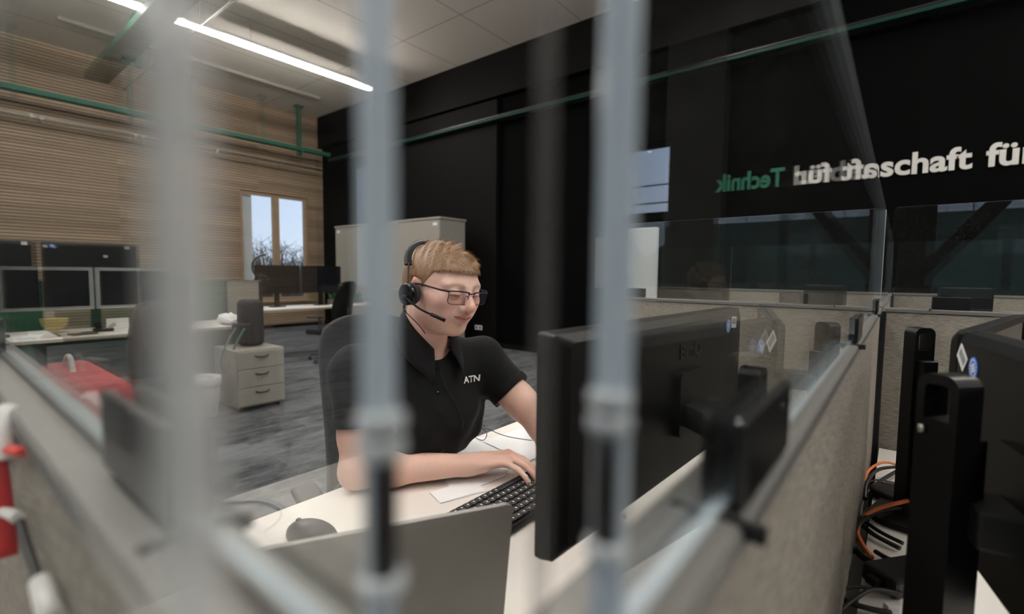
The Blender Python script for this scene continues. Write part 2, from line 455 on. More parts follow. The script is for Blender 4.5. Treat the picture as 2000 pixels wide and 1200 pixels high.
window(1, (WX, WIN[0], 0), (0, 1, 0), WIN[1]-WIN[0], WIN[2], WIN[3], (1, 0, 0), [.78], 'window_wood', .80)
window(2, (BWIN[0], D, 0), (1, 0, 0), BWIN[1]-BWIN[0], BWIN[2], BWIN[3], (0, -1, 0), [], 'dark_beam')
for i, (a, b, z0, z1) in enumerate(REAR):
    window(3+i, (a, BY, 0), (1, 0, 0), b-a, z0, z1, (0, 1, 0), [(b-a)/2] if i % 2 else [], 'dark_beam')
# white reveal strip of the wood wall window
bm = nb(); bb(bm, WX-.24, WX-.16, WIN[0]+.07, WIN[0]+.30, WIN[2]+.07, WIN[3]-.07, .004); struct('trim_1', bm, 'white_paint')
# dark beam + pilasters on the dark wall
bm = nb(); bb(bm, WX+.01, EX, D-.12, D-.001, 4.18, ZC-.001, .004); struct('trim_2', bm, 'dark_beam')
bm = nb(); bb(bm, -2.42, -1.72, D-.22, D-.001, 0.001, 4.15, .006); struct('trim_3', bm, 'concrete_dark')
bm = nb(); bb(bm, -8.3, -5.35, D-.09, D-.001, 0.001, 4.15, .006); struct('trim_4', bm, 'dark_beam')
bm = nb(); bb(bm, WX, EX, D-.02, D-.0005, 0.001, .08); struct('baseboard_back', bm, 'dark_beam')
bm = nb(); bb(bm, WX+.0005, WX+.02, BY, D-.1, 0.001, .08); struct('baseboard_left', bm, 'dark_beam')

# wall cable channel (thin green-grey rail along dark wall)
t = thing('cable_channel', 'slim green and grey cable channel running along the black wall under the beam', 'cable channel', (0, D-.15, 3.82))
bm = nb(); bb(bm, -10.3, 6.5, -.06, .06, -.05, 0, .004); obj('tray', bm, 'channel_green', t)
bm = nb(); bb(bm, -10.3, 6.5, -.07, -.055, -.006, .010); obj('rail', bm, 'metal_dark', t)
bm = nb()
bm.free()
for x in np.arange(-9.5, 6.2, 1.6):
    bm = nb(); bb(bm, x-.02, x+.02, .04, .149, -.045, .0); obj('bracket', bm, 'channel_green', t)

# green cable trays hung from the ceiling
def tray(name, label, p0, p1, z, w_=.12, h_=.06, hang=(), hw=.09):
    p0 = Vector(p0); p1 = Vector(p1); L = (p1-p0).length; a = math.atan2(p1.y-p0.y, p1.x-p0.x)
    t = thing(name, label, 'cable tray', (p0.x, p0.y, z), a, 'green ceiling trays')
    bm = nb(); bb(bm, 0, L, -w_/2, w_/2, -.004, .004)
    bb(bm, 0, L, -w_/2, -w_/2+.006, 0, h_); bb(bm, 0, L, w_/2-.006, w_/2, 0, h_)
    x = .15
    while x < L: bb(bm, x, x+.03, -w_/2+.01, w_/2-.01, -.010, -.004); x += .15
    obj('tray_body', bm, 'green_metal', t)
    for q in hang:
        bm = nb(); hz = ZC-z-.001
        bb(bm, q-.035, q-.02, w_/2, w_/2+hw, 0-.1, hz); bb(bm, q+.02, q+.035, w_/2, w_/2+hw, -.1, hz)
        bb(bm, q-.02, q+.02, w_/2+.03, w_/2+.045, -.1, hz); bb(bm, q-.09, q+.09, w_/2-.03, w_/2+hw+.03, hz-.03, hz)
        k = -.05
        while k < hz-.05: bb(bm, q-.033, q+.033, w_/2+.01, w_/2+.03, k, k+.03); k += .1
        bb(bm, q-.03, q+.03, -w_/2, w_/2, -.035, -.006)
        obj('hanger', bm, 'green_metal', t)
    return t
tray('cable_tray', 'long green cable tray hanging along the slatted wood wall', (-10.35, -5.8, 0), (-10.35, 6.15, 0), 3.9, .12, .07, (1.2, 3.4, 6.9, 9.2, 11.3))
tray('cable_tray', 'green perforated cable tray crossing overhead at top left', (-10.2, 2.02, 0), (-2.2, 2.02, 0), 4.28, .3, .09, (1.5, 4.4, 7.2))
t = thing('conduit_pipe', 'thin galvanised pipe running along the wood wall below the green tray', 'pipe', (-10.6, -5.8, 3.62))
bm = nb(); tube(bm, [(0, 0, 0), (0, 11.9, 0)], .02, 10, smooth=False); obj('pipe', bm, 'galvanised', t)
bm = nb()
bm.free()
for y in np.arange(.6, 11.8, 1.3):
    bm = nb(); bb(bm, -.299, .02, y-.015, y+.015, -.03, -.018); bb(bm, -.025, .025, y-.012, y+.012, -.026, .026); obj('clamp', bm, 'galvanised', t)
t = thing('conduit_pipe', 'slim pale suspended rail crossing under the ceiling beside the green tray', 'pipe', (-10.4, 2.42, 4.3))
bm = nb(); tube(bm, [(0, 0, 0), (9.4, 0, 0)], .012, 10, smooth=False); obj('pipe', bm, 'galvanised', t)
bm = nb()
bm.free()
for x in (1, 3.4, 5.8, 8.2):
    bm = nb(); tube(bm, [(x, 0, 0), (x, 0, ZC-4.301)], .005, 6, smooth=False); obj('hanger', bm, 'galvanised', t)
t = thing('conduit_pipe', 'pale conduit fixed flat under the ceiling between lamp and wood wall', 'pipe', (-9.6, 1.5, ZC-.03))
bm = nb(); bb(bm, -.03, .03, 0, 4.0, -.02, .0299); obj('conduit', bm, 'cabinet_beige', t)

# linear ceiling lamps
lamp_spots = [(-7.47, 2.84, 2.44), (-7.47, -.2, 2.62), (-7.47, -4.4, 2.2), (-4.7, -.9, 2.75), (-4.7, -4.4, 2.2), (-2.6, 1.35, 2.4),
              (-1.3, -2.6, 2.75), (1.8, .0, 2.75), (1.8, 3.3, 2.4), (2.2, -4.0, 2.4), (5.2, .5, 2.75)]
lamp_lab = ['long white linear lamp glowing under the ceiling, ending above the seated man', 'white linear lamp whose tip shows at the top left corner',
            'linear ceiling lamp far back near the wood wall', 'linear ceiling lamp above the middle aisle', 'linear ceiling lamp over the aisle near the rear windows',
            'linear ceiling lamp above the white desk', 'linear ceiling lamp behind the camera', 'linear ceiling lamp above the right cubicle',
            'linear ceiling lamp right of the white lettering', 'linear ceiling lamp near the rear right windows', 'linear ceiling lamp by the far right wall']
for (x, y, L), lb in zip(lamp_spots, lamp_lab):
    t = thing('ceiling_lamp', lb, 'lamp', (x, y, 4.48), 0, 'linear lamps under the ceiling')
    bm = nb(); bb(bm, -.07, .07, 0, L, .035, .075, .004)
    obj('housing', bm, 'white_paint', t)
    bm = nb(); bb(bm, -.042, .042, .02, L-.02, -.012, .0349, .006); obj('diffuser', bm, 'tube_light', t)
    for yy in (.4, L-.4):
        bm = nb(); tube(bm, [(0, yy, .07), (0, yy, ZC-4.481)], .004, 6, smooth=False); obj('suspension', bm, 'galvanised', t)

# lettering on the dark wall
t = thing('wall_lettering', 'large white and green raised words Leidenschaft für Technik on black wall', 'lettering', (-1.0, D, 2.305))
rt = axes_rot((1, 0, 0), (0, 0, 1))
def fit_word(s, x0, x1, m, mirrored=False):
    o = text('word', s, .288, m, t, (0, 0, 0), rt, .008, .008)
    xs = [v.co.x for v in o.data.vertices]; a, b = min(xs), max(xs); k = (x1-x0)/(b-a)
    for v in o.data.vertices: v.co.x = (v.co.x-a)*k+x0; v.co.y -= .009
    return o
fit_word('Leidenschaft', 0, 1.46, 'letter_white')
fit_word('für', 1.55, 1.90, 'letter_white')
fit_word('Technik', 2.0, 2.75, 'letter_green')['label'] = 'green word'

# ---------------------------------------------------------------- outside
def ground(name, pts, m, lab, cat, kind=None):
    bm = nb(); vs = [bm.verts.new(p) for p in pts]; bm.faces.new(vs)
    ex = bmesh.ops.extrude_face_region(bm, geom=bm.faces[:]); 
    for g in ex['geom']:
        if isinstance(g, bmesh.types.BMVert): g.co.z -= .5
    o = obj(name, bm, m); tag(o, lab, cat, None, kind); return o
ground('lawn', [(-10.9, BY-.3, -.3), (40, BY-.3, -.3), (40, BY-8.79, -.1), (-10.9, BY-8.79, -.1)], 'grass', 'flat lawn outside the rear windows', 'grass', 'stuff')
ground('lawn', [(-10.9, BY-8.8, -.1), (40, BY-8.8, -.1), (40, BY-22, 4.5), (-10.9, BY-22, 4.5)], 'grass', 'green embankment rising beyond the rear windows', 'grass', 'stuff')
ground('lawn', [(WX-.3, -20, -.3), (WX-.3, 30, -.3), (WX-40, 30, -.3), (WX-40, -20, -.3)], 'grass', 'lawn outside the window in the wood wall', 'grass', 'stuff')
ground('lawn', [(-10, D+.3, -.3), (30, D+.3, -.3), (30, D+30, -.3), (-10, D+30, -.3)], 'grass', 'lawn outside the window right of the lettering', 'grass', 'stuff')
def bush(name, loc, r, h, n, m, lab, twig=True):
    bm = nb(); rr = random.Random(int(loc[0]*13+loc[1]*7))
    for k in range(n):
        a = rr.uniform(0, 2*PI); q = rr.uniform(.1, 1)*r; top = Vector((loc[0]+math.cos(a)*q, loc[1]+math.sin(a)*q, loc[2]+h*rr.uniform(.6, 1)*(1-.35*(q/r)**2)))
        base = Vector((loc[0]+math.cos(a)*q*.3, loc[1]+math.sin(a)*q*.3, loc[2]))
        mid = (base+top)/2+Vector((rr.uniform(-.2, .2), rr.uniform(-.2, .2), 0))
        tube(bm, [base, mid, top], [.03, .02, .006], 5, sub=2)
        for j in range(5):
            s = mid.lerp(top, rr.random()); e = s+Vector((rr.uniform(-.5, .5), rr.uniform(-.5, .5), rr.uniform(.1, .5)))*(h/3)
            tube(bm, [s, e], [.012, .004], 4, smooth=False)
    o = obj(name, bm, m); tag(o, lab, 'bush', 'bare bushes outside'); return o
for i, (x, y, r, h) in enumerate([(-20, 9.2, 2.2, 2.7), (-24, 13.2, 2.2, 2.7), (-18.5, 5.2, 1.4, 2.0), (-20, 17.8, 1.8, 2.9)]):
    bush('bush', (x, y, -.26), r, h*1.12, 120, 'bush_bare', ['tall bare shrub seen in the left sash of the wood wall window', 'rounded bare shrub seen in the right sash of the wood wall window',
         'low bare shrub left of the wood wall window view', 'bare shrub far right outside the wood wall window'][i])
bush('bush', (5.3, 12.5, -.26), 2.2, 3.1, 50, 'bush_bare', 'bare shrub reflected in the dark acrylic, beyond the window by the lettering')
t = thing('mesh_fence', 'grey wire fence standing on the green embankment', 'fence', (2, BY-22.2, 4.4), 0)
bm = nb()
bm.free()
for x in np.arange(-12, 24, 2.5):
    bm = nb(); tube(bm, [(x, 0, -.2), (x, 0, 1.9)], .04, 6, smooth=False); obj('post', bm, 'galvanised', t)
bm = nb()
for z in np.arange(.1, 1.8, .2): tube(bm, [(-12, 0, z), (24, 0, z)], .012, 4, smooth=False)
for x in np.arange(-12, 24, .35): tube(bm, [(x, 0, 0), (x, 0, 1.8)], .008, 4, smooth=False)
obj('wire_mesh', bm, 'galvanised', t)
t = thing('mesh_fence', 'dark fence with one thick post beyond the window by the lettering', 'fence', (0, D+7, -.3), 0)
bm = nb()
bm.free()
for x in (2.5, 7.0, 11.5):
    bm = nb(); tube(bm, [(x, 0, 0), (x, 0, 5.2)], .09, 6, smooth=False); obj('post', bm, 'metal_dark', t)
bm = nb()
for z in (2.6, 3.1, 3.6, 4.1): tube(bm, [(1, 0, z), (12, 0, z)], .02, 4, smooth=False)
obj('wire', bm, 'metal_dark', t)
# diagonal braces just inside the rear windows
for i, (x0, x1) in enumerate([(-3.1, -.22), (.1, 2.75), (-6.9, -3.9)]):
    s = 1 if i != 1 else -1
    t = nb(); a = Vector((x1 if s > 0 else x0, BY+.25, 1.1)); b = Vector((x0 if s > 0 else x1, BY+.25, ZC-.12))
    mid = (a+b)/2; d = (b-a); rot = axes_rot(d, (0, 1, 0))
    box(t, mid, (d.length-.1, .2, .22), rot.to_matrix(), .01)
    o = obj('diagonal_brace', t, 'dark_beam'); tag(o, ['dark diagonal timber brace in front of the middle rear window', 'dark diagonal brace leaning the other way by the rear window', 'dark diagonal brace before the rear window farthest left'][i], 'brace', 'diagonal braces by the rear windows')
# white board standing beyond the far acrylic screen
t = thing('white_board', 'white board on feet standing behind the partition at the back of the cubicle', 'board', (-1.46, 3.3, 0))
bm = nb(); bb(bm, -.115, .115, -.02, .02, .25, 1.605, .006); obj('board', bm, 'white_paint', t)
bm = nb(); bb(bm, -.11, .11, -.2, .2, 0, .04, .005); bb(bm, -.03, .03, -.02, .02, .04, .25)
obj('foot', bm, 'metal_dark', t)

# ================================================================ PARTITIONS
ZP = 1.178; ZT = 1.483; CW = .035
def partition(label, p0, p1, group='fabric partitions', under=0.02, post_ends=(1, 1)):
    p0 = Vector((*p0, 0)); p1 = Vector((*p1, 0)); d = p1-p0; L = d.length; a = math.atan2(d.y, d.x)
    t = thing('partition', label, 'partition', p0, a, group)
    bm = nb(); bb(bm, .004, L-.004, -.0125, .0125, under, ZP-.014, .002); obj('fabric_panel', bm, 'screen_fabric', t)
    prof = [(-CW/2, ZP-.012), (-CW/2, ZP-.003), (-CW/2+.002, ZP-.001), (-.0035, ZP), (-.0025, ZP-.003), (.0025, ZP-.003), (.0035, ZP), (CW/2-.002, ZP-.001), (CW/2, ZP-.003), (CW/2, ZP-.012)]
    bm = nb(); prism(bm, prof, lambda u, v, q: Vector((q, u, v)), 0, L); obj('cap', bm, 'cap_metal', t)
    bm = nb()
    if post_ends[0]: bb(bm, -.004, .004, -.0165, .0165, 0, ZP-.0135)
    if post_ends[1]: bb(bm, L-.004, L+.004, -.0165, .0165, 0, ZP-.0135)
    if sum(post_ends): obj('end_post', bm, 'cap_black', t)
    else: bm.free()
    return t
def pane(label, p0, p1, z0=ZP+.004, z1=ZT, th=.006, r=.012, group='acrylic screens'):
    p0 = Vector((*p0, 0)); p1 = Vector((*p1, 0)); d = p1-p0; L = d.length; a = math.atan2(d.y, d.x)
    o_bm = nb(); pts = rrect(L, z1-z0, r, 5, (1, 1, 0, 0), L/2, (z1+z0)/2)
    prism(o_bm, pts, lambda u, v, q: Vector((u, q, v)), -th/2, th/2)
    for f in o_bm.faces: f.material_index = 0 if abs(f.normal.y) > .9 else 1
    o_bm.normal_update()
    for f in o_bm.faces: f.material_index = 0 if abs(f.normal.y) > .9 else 1
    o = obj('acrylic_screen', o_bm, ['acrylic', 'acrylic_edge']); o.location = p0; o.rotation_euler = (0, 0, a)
    tag(o, label, 'acrylic screen', group); return o
def clamp(label, p, ang, L=.08, hgt=.037, w_=.017, joint=-.54, group='black clamps'):
    t = thing('screen_clamp', label, 'clamp', (p[0], p[1], ZP), ang, group)
    bm = nb(); bb(bm, -L/2, L/2, -w_/2, -.0035, .0005, hgt, .002, 2); bb(bm, -L/2, L/2, .0035, w_/2, .0005, hgt, .002, 2); bb(bm, -L/2+.003, L/2-.003, -.004, .004, .0005, .0035)
    obj('jaw', bm, 'clamp_black', t)
    if joint:
        bm = nb(); bb(bm, L*joint-.002, L*joint+.002, -CW/2-.0003, CW/2+.0003, -.006, .0007, .0003); obj('joint_strip', bm, 'cap_black', t)
    return t
PX = -.0585; PY = .0545
partition('grey fabric partition with metal cap crossing the lower left foreground', (-2.3, PY), (PX-.022, PY))
partition('grey fabric partition running from the bottom centre to the far cross joint', (PX, PY+.022), (PX, 1.868))
partition('grey fabric partition behind the camera, its cap hidden', (PX, PY-.022), (PX, -1.75))
partition('fabric partition at the back of the seated man\'s cubicle', (PX-.022, 1.89), (-.975, 1.89))
partition('fabric partition facing the camera in the right cubicle', (PX+.022, 1.89), (1.75, 1.89))
partition('fabric partition continuing beyond the far cross joint', (PX, 1.912), (PX, 3.73))
partition('rearmost fabric partition left of the far joint line', (PX-.022, 3.752), (-.975, 3.752))
partition('rearmost fabric partition right of the far joint line', (PX+.022, 3.752), (1.75, 3.752))
partition('fabric partition closing the camera side cubicle', (PX-.022, -1.77), (-2.3, -1.77))
for (x, y) in ((PX, PY), (PX, 1.89), (PX, 3.752)):
    bm = nb(); bb(bm, x-.0175, x+.0175, y-.0175, y+.0175, 0.001, ZP-.001, .002)
    o = obj('partition_post', bm, 'cap_black'); tag(o, {PY: 'near black corner post under the camera', 1.89: 'black corner post at the far cross joint', 3.752: 'black corner post of the rearmost joint'}[y], 'post', 'partition corner posts')
q = pane('clear acrylic screen on the left foreground partition, seen nearly edge on', (-2.3, PY+.006), (-.086, PY+.006))
bm = nb(); box(bm, (2.3-.086+.002, 0, (ZP+.004+ZT)/2), (.0055, .0070, ZT-ZP-.012), None, .002, 3); obj('edge_glow_strip', bm, 'acrylic_edge', q)  # added strip, its pale colour imitates the glow of the pane edge
q = pane('clear acrylic screen running away along the right partition, dusty at its top edge', (-.051, .102), (-.051, 1.862))
bm = nb(); box(bm, (-.001, 0, (ZP+.004+ZT)/2), (.0055, .0085, ZT-ZP-.012), None, .002, 3); obj('edge_glow_strip', bm, 'acrylic_edge', q)  # added pale strip imitating light caught in this pane's end
bm = nb(); box(bm, (0, 0, (ZP+ZT)/2), (.0045, .0035, ZT-ZP-.02), None, .001, 2); o = obj('soft_column_strip', bm, 'strip_clear'); o.location = (-.062, .0885, .0); tag(o, 'thin translucent strip added as a soft pale column between the two near screens', 'added strip')  # added strip imitating a soft pale column seen in the glass
q = pane('acrylic screen behind the camera whose blurred edge crosses the left', (-.0555, .0164), (-.0555, -1.70))
bm = nb(); box(bm, (-.0005, 0, (1.222+ZT-.014)/2), (.005, .0070, ZT-.014-1.222), None, .002, 3); obj('edge_glow_strip', bm, 'edge_glow_strip', q)  # added whitish strip imitating the glow along the blurred pane edge
pane('acrylic screen above the back partition of the man\'s cubicle', (-.972, 1.89), (-.088, 1.89))
pane('acrylic screen above the partition facing the right cubicle', (-.028, 1.89), (1.70, 1.89))
pane('short acrylic screen standing just beyond the far cross joint', (-.051, 1.925), (-.051, 3.70))
pane('acrylic screen on the rearmost partition left of the joint', (-.972, 3.752), (-.088, 3.752))
pane('acrylic screen on the rearmost partition right of the joint', (-.028, 3.752), (1.70, 3.752))
clamp('large blurred black clamp on the left foreground cap', (-.240, PY+.006), 0, .088, joint=.56)
clamp('black clamp at the left picture edge on the foreground cap', (-.80, PY+.006), 0, .08)
clamp('big black clamp on the right partition cap nearest the camera', (-.051, .243), PI/2, .096)
clamp('small black clamp midway along the right partition cap', (-.051, .86), PI/2, .10)
clamp('tiny black clamp just before the far cross joint', (-.051, 1.55), PI/2, .09)
clamp('black clamp left end of the man\'s back partition', (-.86, 1.89), 0, .085)
clamp('black clamp right half of the man\'s back partition', (-.285, 1.89), 0, .085)
clamp('black clamp on the partition above the far monitor stand', (.115, 1.89), 0, .085)
clamp('black clamp on the rearmost partition, left', (-.75, 3.752), 0, .085)
clamp('black clamp on the rearmost partition, near the joint', (-.25, 3.752), 0, .085)
clamp('black clamp on the rearmost partition, right of the joint', (.35, 3.752), 0, .085)
# clear connector clips on the upright edges near the camera
def clip(label, x, y, zs, r=.0052):
    t = thing('connector_clip', label, 'clip', (x, y, zs[0]), 0, 'clear connector clips on screen edges')
    for z in zs:
        bm = nb(); lathe(bm, [(r*.8, z-zs[0]-.0022), (r, z-zs[0]-.0014), (r, z-zs[0]+.0014), (r*.8, z-zs[0]+.0022)], n=20); obj('ring', bm, 'clear_clip', t)
    bm = nb(); lathe(bm, [(.0035, 0), (.0035, zs[-1]-zs[0])], n=16); obj('sleeve', bm, 'metal_dark', t)
    return t
clip('clear ringed clip low on the left screen edge before the man', -.0835, PY+.006, (1.204, 1.2335, 1.239))
clip('clear ringed clip low on the right screen edge before the monitor', -.051, .100, (1.206, 1.236, 1.2415))
clip('tiny sparkling clip at the far cross joint', -.051, 1.875, (1.184, 1.192, 1.205), .004)

# ================================================================ DESKS
def desk(label, x0, x1, y0, y1, z=.74, legs=True, m='desk_white', group='office desks'):
    t = thing('desk', label, 'desk', ((x0+x1)/2, (y0+y1)/2, 0), 0, group)
    X, Y = (x1-x0)/2, (y1-y0)/2
    bm = nb(); bb(bm, -X, X, -Y, Y, z-.003, z); obj('desk_top', bm, m, t)
    bm = nb(); bb(bm, -X, X, -Y, Y, z-.026, z-.003, .001); obj('core', bm, 'desk_edge', t)
    for sy in (-1, 1):
        bm = nb(); bb(bm, -X+.1, X-.1, sy*(Y-.08)-.03, sy*(Y-.08)+.03, 0, .03, .004); bb(bm, -.04, .04, sy*(Y-.08)-.03, sy*(Y-.08)+.03, .03, z-.026, .004)
        obj('leg', bm, 'metal_dark', t)
    return t
desk('bright white desk the man works at', -1.05, -.085, .085, 1.868)
desk('white desk strip covered with cables behind the right cubicle monitors', -.028, .80, .10, 1.868)
desk('white desk of the camera side cubicle reflected beside the man', -1.20, -.085, -1.70, .025)
desk('long beige-topped desk along the left with silver framed monitors', -5.75, -4.98, -.6, 2.16)
desk('far desk in front of the beige cupboard with a white mug', -7.45, -6.72, 2.85, 5.1)
# low partitions by the left desk
t = partition('green partition behind the silver framed monitors', (-5.82, -.6), (-5.82, 2.18))
for ch in t.children:
    if ch.name.startswith('fabric'): ch.data.materials[0] = M['green_fabric']
partition('cream end partition at the right end of the left desk', (-5.80, 2.2), (-5.0, 2.2))

# ================================================================ MONITORS
def frame_strip(bm, outer, inner, fn, d0, d1):
    n = len(outer)
    A = [[bm.verts.new(fn(*p, d)) for p in P] for P in (outer, inner) for d in (d0, d1)]
    o0, o1, i0, i1 = A
    for k in range(n):
        j = (k+1) % n
        bm.faces.new((o0[k], o0[j], o1[j], o1[k])); bm.faces.new((i0[k], i1[k], i1[j], i0[j]))
        bm.faces.new((o0[k], i0[k], i0[j], o0[j])); bm.faces.new((o1[k], o1[j], i1[j], i1[k]))
def column(t, top, w_=.042, dp=.032, at=(0, 0), front=-1, screw=False, z0=0, rz=0.0):
    """monitor stand column with a handle hole; local, faces along y"""
    Rz = Matrix.Rotation(rz, 3, 'Z'); o_ = Vector((at[0], at[1], 0))
    F = lambda u, v, q: o_ + Rz @ Vector((u, q, v))
    bm = nb(); hh = .075
    outer = rrect(w_, hh, .014, 5, (1, 1, 0, 0), 0, top-hh/2); inner = rrect(w_-.016, .036, .006, 5, (1, 1, 1, 1), 0, top-.031)
    # match counts: outer has 6+6+1+1 ; build inner the same way
    inner = rrect(w_-.016, .038, .006, 5, (1, 1, 0, 0), 0, top-.030)
    frame_strip(bm, outer, inner, F, -dp/2, dp/2)
    lower = [(-w_/2, z0), (w_/2, z0), (w_/2, top-hh), (-w_/2, top-hh)]
    prism(bm, lower, F, -dp/2, dp/2)
    obj('stand_column', bm, 'plastic_black', t)
    bm = nb(); c = o_ + Rz @ Vector((0, front*(dp/2+.010), (z0+top-.08)/2+.02))
    box(bm, c, (w_-.012, .020, top-.10-z0), Rz, .002); box(bm, o_+Rz @ Vector((0, front*(dp/2+.0205), (z0+top-.1)/2)), (.022, .004, top-.18-z0), Rz)
    obj('slide_rail', bm, 'plastic_black', t)
    if screw:
        bm = nb(); lathe(bm, [(.005, 0), (.005, .004), (0, .0045)], o_+Rz @ Vector((.012, -front*(dp/2), top-.062)), 16, Matrix.Rotation(R(90)*front, 3, 'X') if True else None); obj('screw', bm, 'galvanised', t)
def badge(t, x, y, z, ang=0, s=1.0, back=1, tilt=0, sep=.045):
    """barcode label and round blue sticker on a back face at depth y (normal +y)"""
    Rt = Matrix.Rotation(ang, 3, 'Y')
    def P(u, v, q): return Vector((x, y+q, z)) + Rt @ Vector((u, 0, v))
    bm = nb(); prism(bm, rrect(.033*s, .025*s, .002, 3), P, 0, .0006, 0)
    k = -.012
    r_ = random.Random(3)
    while k < .011:
        w_ = r_.choice((.0006, .0010)); prism(bm, [(k, -.004), (k+w_, -.004), (k+w_, .008), (k, .008)], P, .0006, .0008, 1); k += w_+r_.choice((.0014, .0022))
    o = obj('barcode_label', bm, ['white_print', 'cap_black'], t); o['label'] = 'white barcode label'
def roundel(t, x, y, z, r=.0145, ang=0):
    Rt = Matrix.Rotation(ang, 3, 'Y')
    P = lambda u, v, q: Vector((x, y+q, z)) + Rt @ Vector((u, 0, v))
    bm = nb(); c = [(r*math.cos(2*PI*k/32), r*math.sin(2*PI*k/32)) for k in range(32)]
    prism(bm, c, P, 0, .0006, 0)
    ring = [(r*.86*math.cos(2*PI*k/32), r*.86*math.sin(2*PI*k/32)) for k in range(32)]; rin = [(r*.66*math.cos(2*PI*k/32), r*.66*math.sin(2*PI*k/32)) for k in range(32)]
    for k in range(0, 32, 2):
        j = (k+1) % 32
        prism(bm, [rin[k], ring[k], ring[j], rin[j]], P, .0006, .0008, 1)
    for q in (-.3, 0, .3): prism(bm, [((q-.09)*r, -.42*r), ((q+.09)*r, -.42*r), ((q+.09)*r, .42*r), ((q-.09)*r, .42*r)], P, .0006, .0008, 1)
    o = obj('round_sticker', bm, ['blue_sticker', 'white_print'], t); o['label'] = 'round blue and white sticker'

def monitor(label, loc, rz, W, Hh, ztop, col='plastic_black', bezel=.012, stand='plain', stand_x=0, stand_y=.13, stand_top=None, logo=None, stickers=(), base=True, group='monitors', screenmat='screen_off', ports=False, mount_x=None, crz=0.0, flat_back=False):
    """loc = point on the desk below the screen centre. front is -y"""
    t = thing('monitor', label, 'monitor', loc, rz, group)
    z1 = ztop; z0 = ztop-Hh; zc = (z0+z1)/2
    bm = nb()
    # back shell, tapered
    a = [bm.verts.new((x, .004, z)) for x, z in rrect(W, Hh, .005, 3, cy=zc)]
    b = [bm.verts.new((x, .020, z)) for x, z in rrect(W-.004, Hh-.004, .006, 3, cy=zc)]
    c = [bm.verts.new((x, .030 if not flat_back else .021, z)) for x, z in rrect(W*.93, Hh*.91, .012, 3, cy=zc)]
    n = len(a)
    for P, Q in ((a, b), (b, c)):
        for k in range(n): bm.faces.new((P[k], P[(k+1) % n], Q[(k+1) % n], Q[k]))
    bm.faces.new(a); bm.faces.new(c[::-1])
    obj('back_shell', bm, col, t)
    bm = nb(); frame_strip(bm, rrect(W, Hh, .005, 3, cy=zc), rrect(W-2*bezel, Hh-2*bezel, .002, 3, cy=zc), lambda u, v, q: Vector((u, q, v)), -.004, .004)
    obj('bezel', bm, col, t)
    bm = nb(); bb(bm, -W/2+bezel, W/2-bezel, -.001, .003, z0+bezel, z1-bezel); obj('screen', bm, screenmat, t)
    yb = .030 if not flat_back else .021
    mx_ = stand_x if mount_x is None else mount_x
    if stand == 'column':
        st = stand_top or ztop-.03
        bm = nb(); prism(bm, rrect(.115, .115, .012, 4, cx=mx_, cy=zc-.01), lambda u, v, q: Vector((u, q, v)), yb, yb+.012); 
        obj('mount_plate', bm, 'plastic_black', t)
        bm = nb(); p0 = Vector((mx_, yb+.012, zc-.03)); p1 = Vector((stand_x, stand_y-.03, zc-.03))
        d = p1-p0; box(bm, (p0+p1)/2, (d.length+.02, .066, .040), axes_rot(d, (0, 0, 1)).to_matrix() @ Matrix.Rotation(R(90), 3, 'X'), .004)
        obj('stand_arm', bm, 'metal_dark', t)
        column(t, st, at=(stand_x, stand_y), front=-1, z0=loc[2]-loc[2]+.012, screw=True, rz=crz)
    elif stand == 'plain':
        bm = nb(); prism(bm, [(-.035, .01), (.035, .01), (.030, zc), (-.030, zc)], lambda u, v, q: Vector((u+stand_x, q, v)), yb, yb+.03); obj('stand_column', bm, col, t)
        stand_y = yb+.03
    if base:
        bm = nb(); prism(bm, rrect(.22, .17, .05, 6, cx=stand_x, cy=stand_y-.03), lambda u, v, q: Vector((u, v, q)), .001, .013); obj('stand_base', bm, 'plastic_black' if stand == 'column' else col, t)
    if logo:
        text('logo_letters', 'BenQ', .036, 'metal_dark', t, (logo[0], yb+.0005, logo[1]), axes_rot((-1, 0, 0), (0, 0, 1)), .0016, .0006, 'CENTER', 1.15, 'embossed brand letters')
    for (kind, x, z, ang) in stickers:
        if kind == 'bar': badge(t, x, .0303 if not flat_back else .0213, z, ang)
        else: roundel(t, x, .0303 if not flat_back else .0213, z, .0145, ang)
    return t
def setz(t, z):
    return t
# heights inside monitor() are relative to desk surface
DZ = .7405
# the man's wide monitor: from A(-.34,.50) to B(-.31,1.22)
A_ = Vector((-.345, .485)); B_ = Vector((-.312, 1.215)); cM = (A_+B_)/2; dM = B_-A_
angM = math.atan2(dM.y, dM.x)   # local +x direction = from A to B would give front -y -> right side (+X world). need front to -X
angM = math.atan2(-dM.y, -dM.x)
# with +x = B->A, back (+y) = rotate +90 of +x = +X world
monitor('wide black monitor whose back faces the camera, in front of the man', (cM.x, cM.y, DZ), angM, dM.length, .292, 1.198-DZ, stand='column', stand_x=.02, stand_y=.155, stand_top=1.128-DZ,
        mount_x=-.035, logo=(-.045, 1.122-DZ), stickers=(('bar', -.292, 1.168-DZ, R(-4)), ('dot', -.255, 1.162-DZ, 0)))
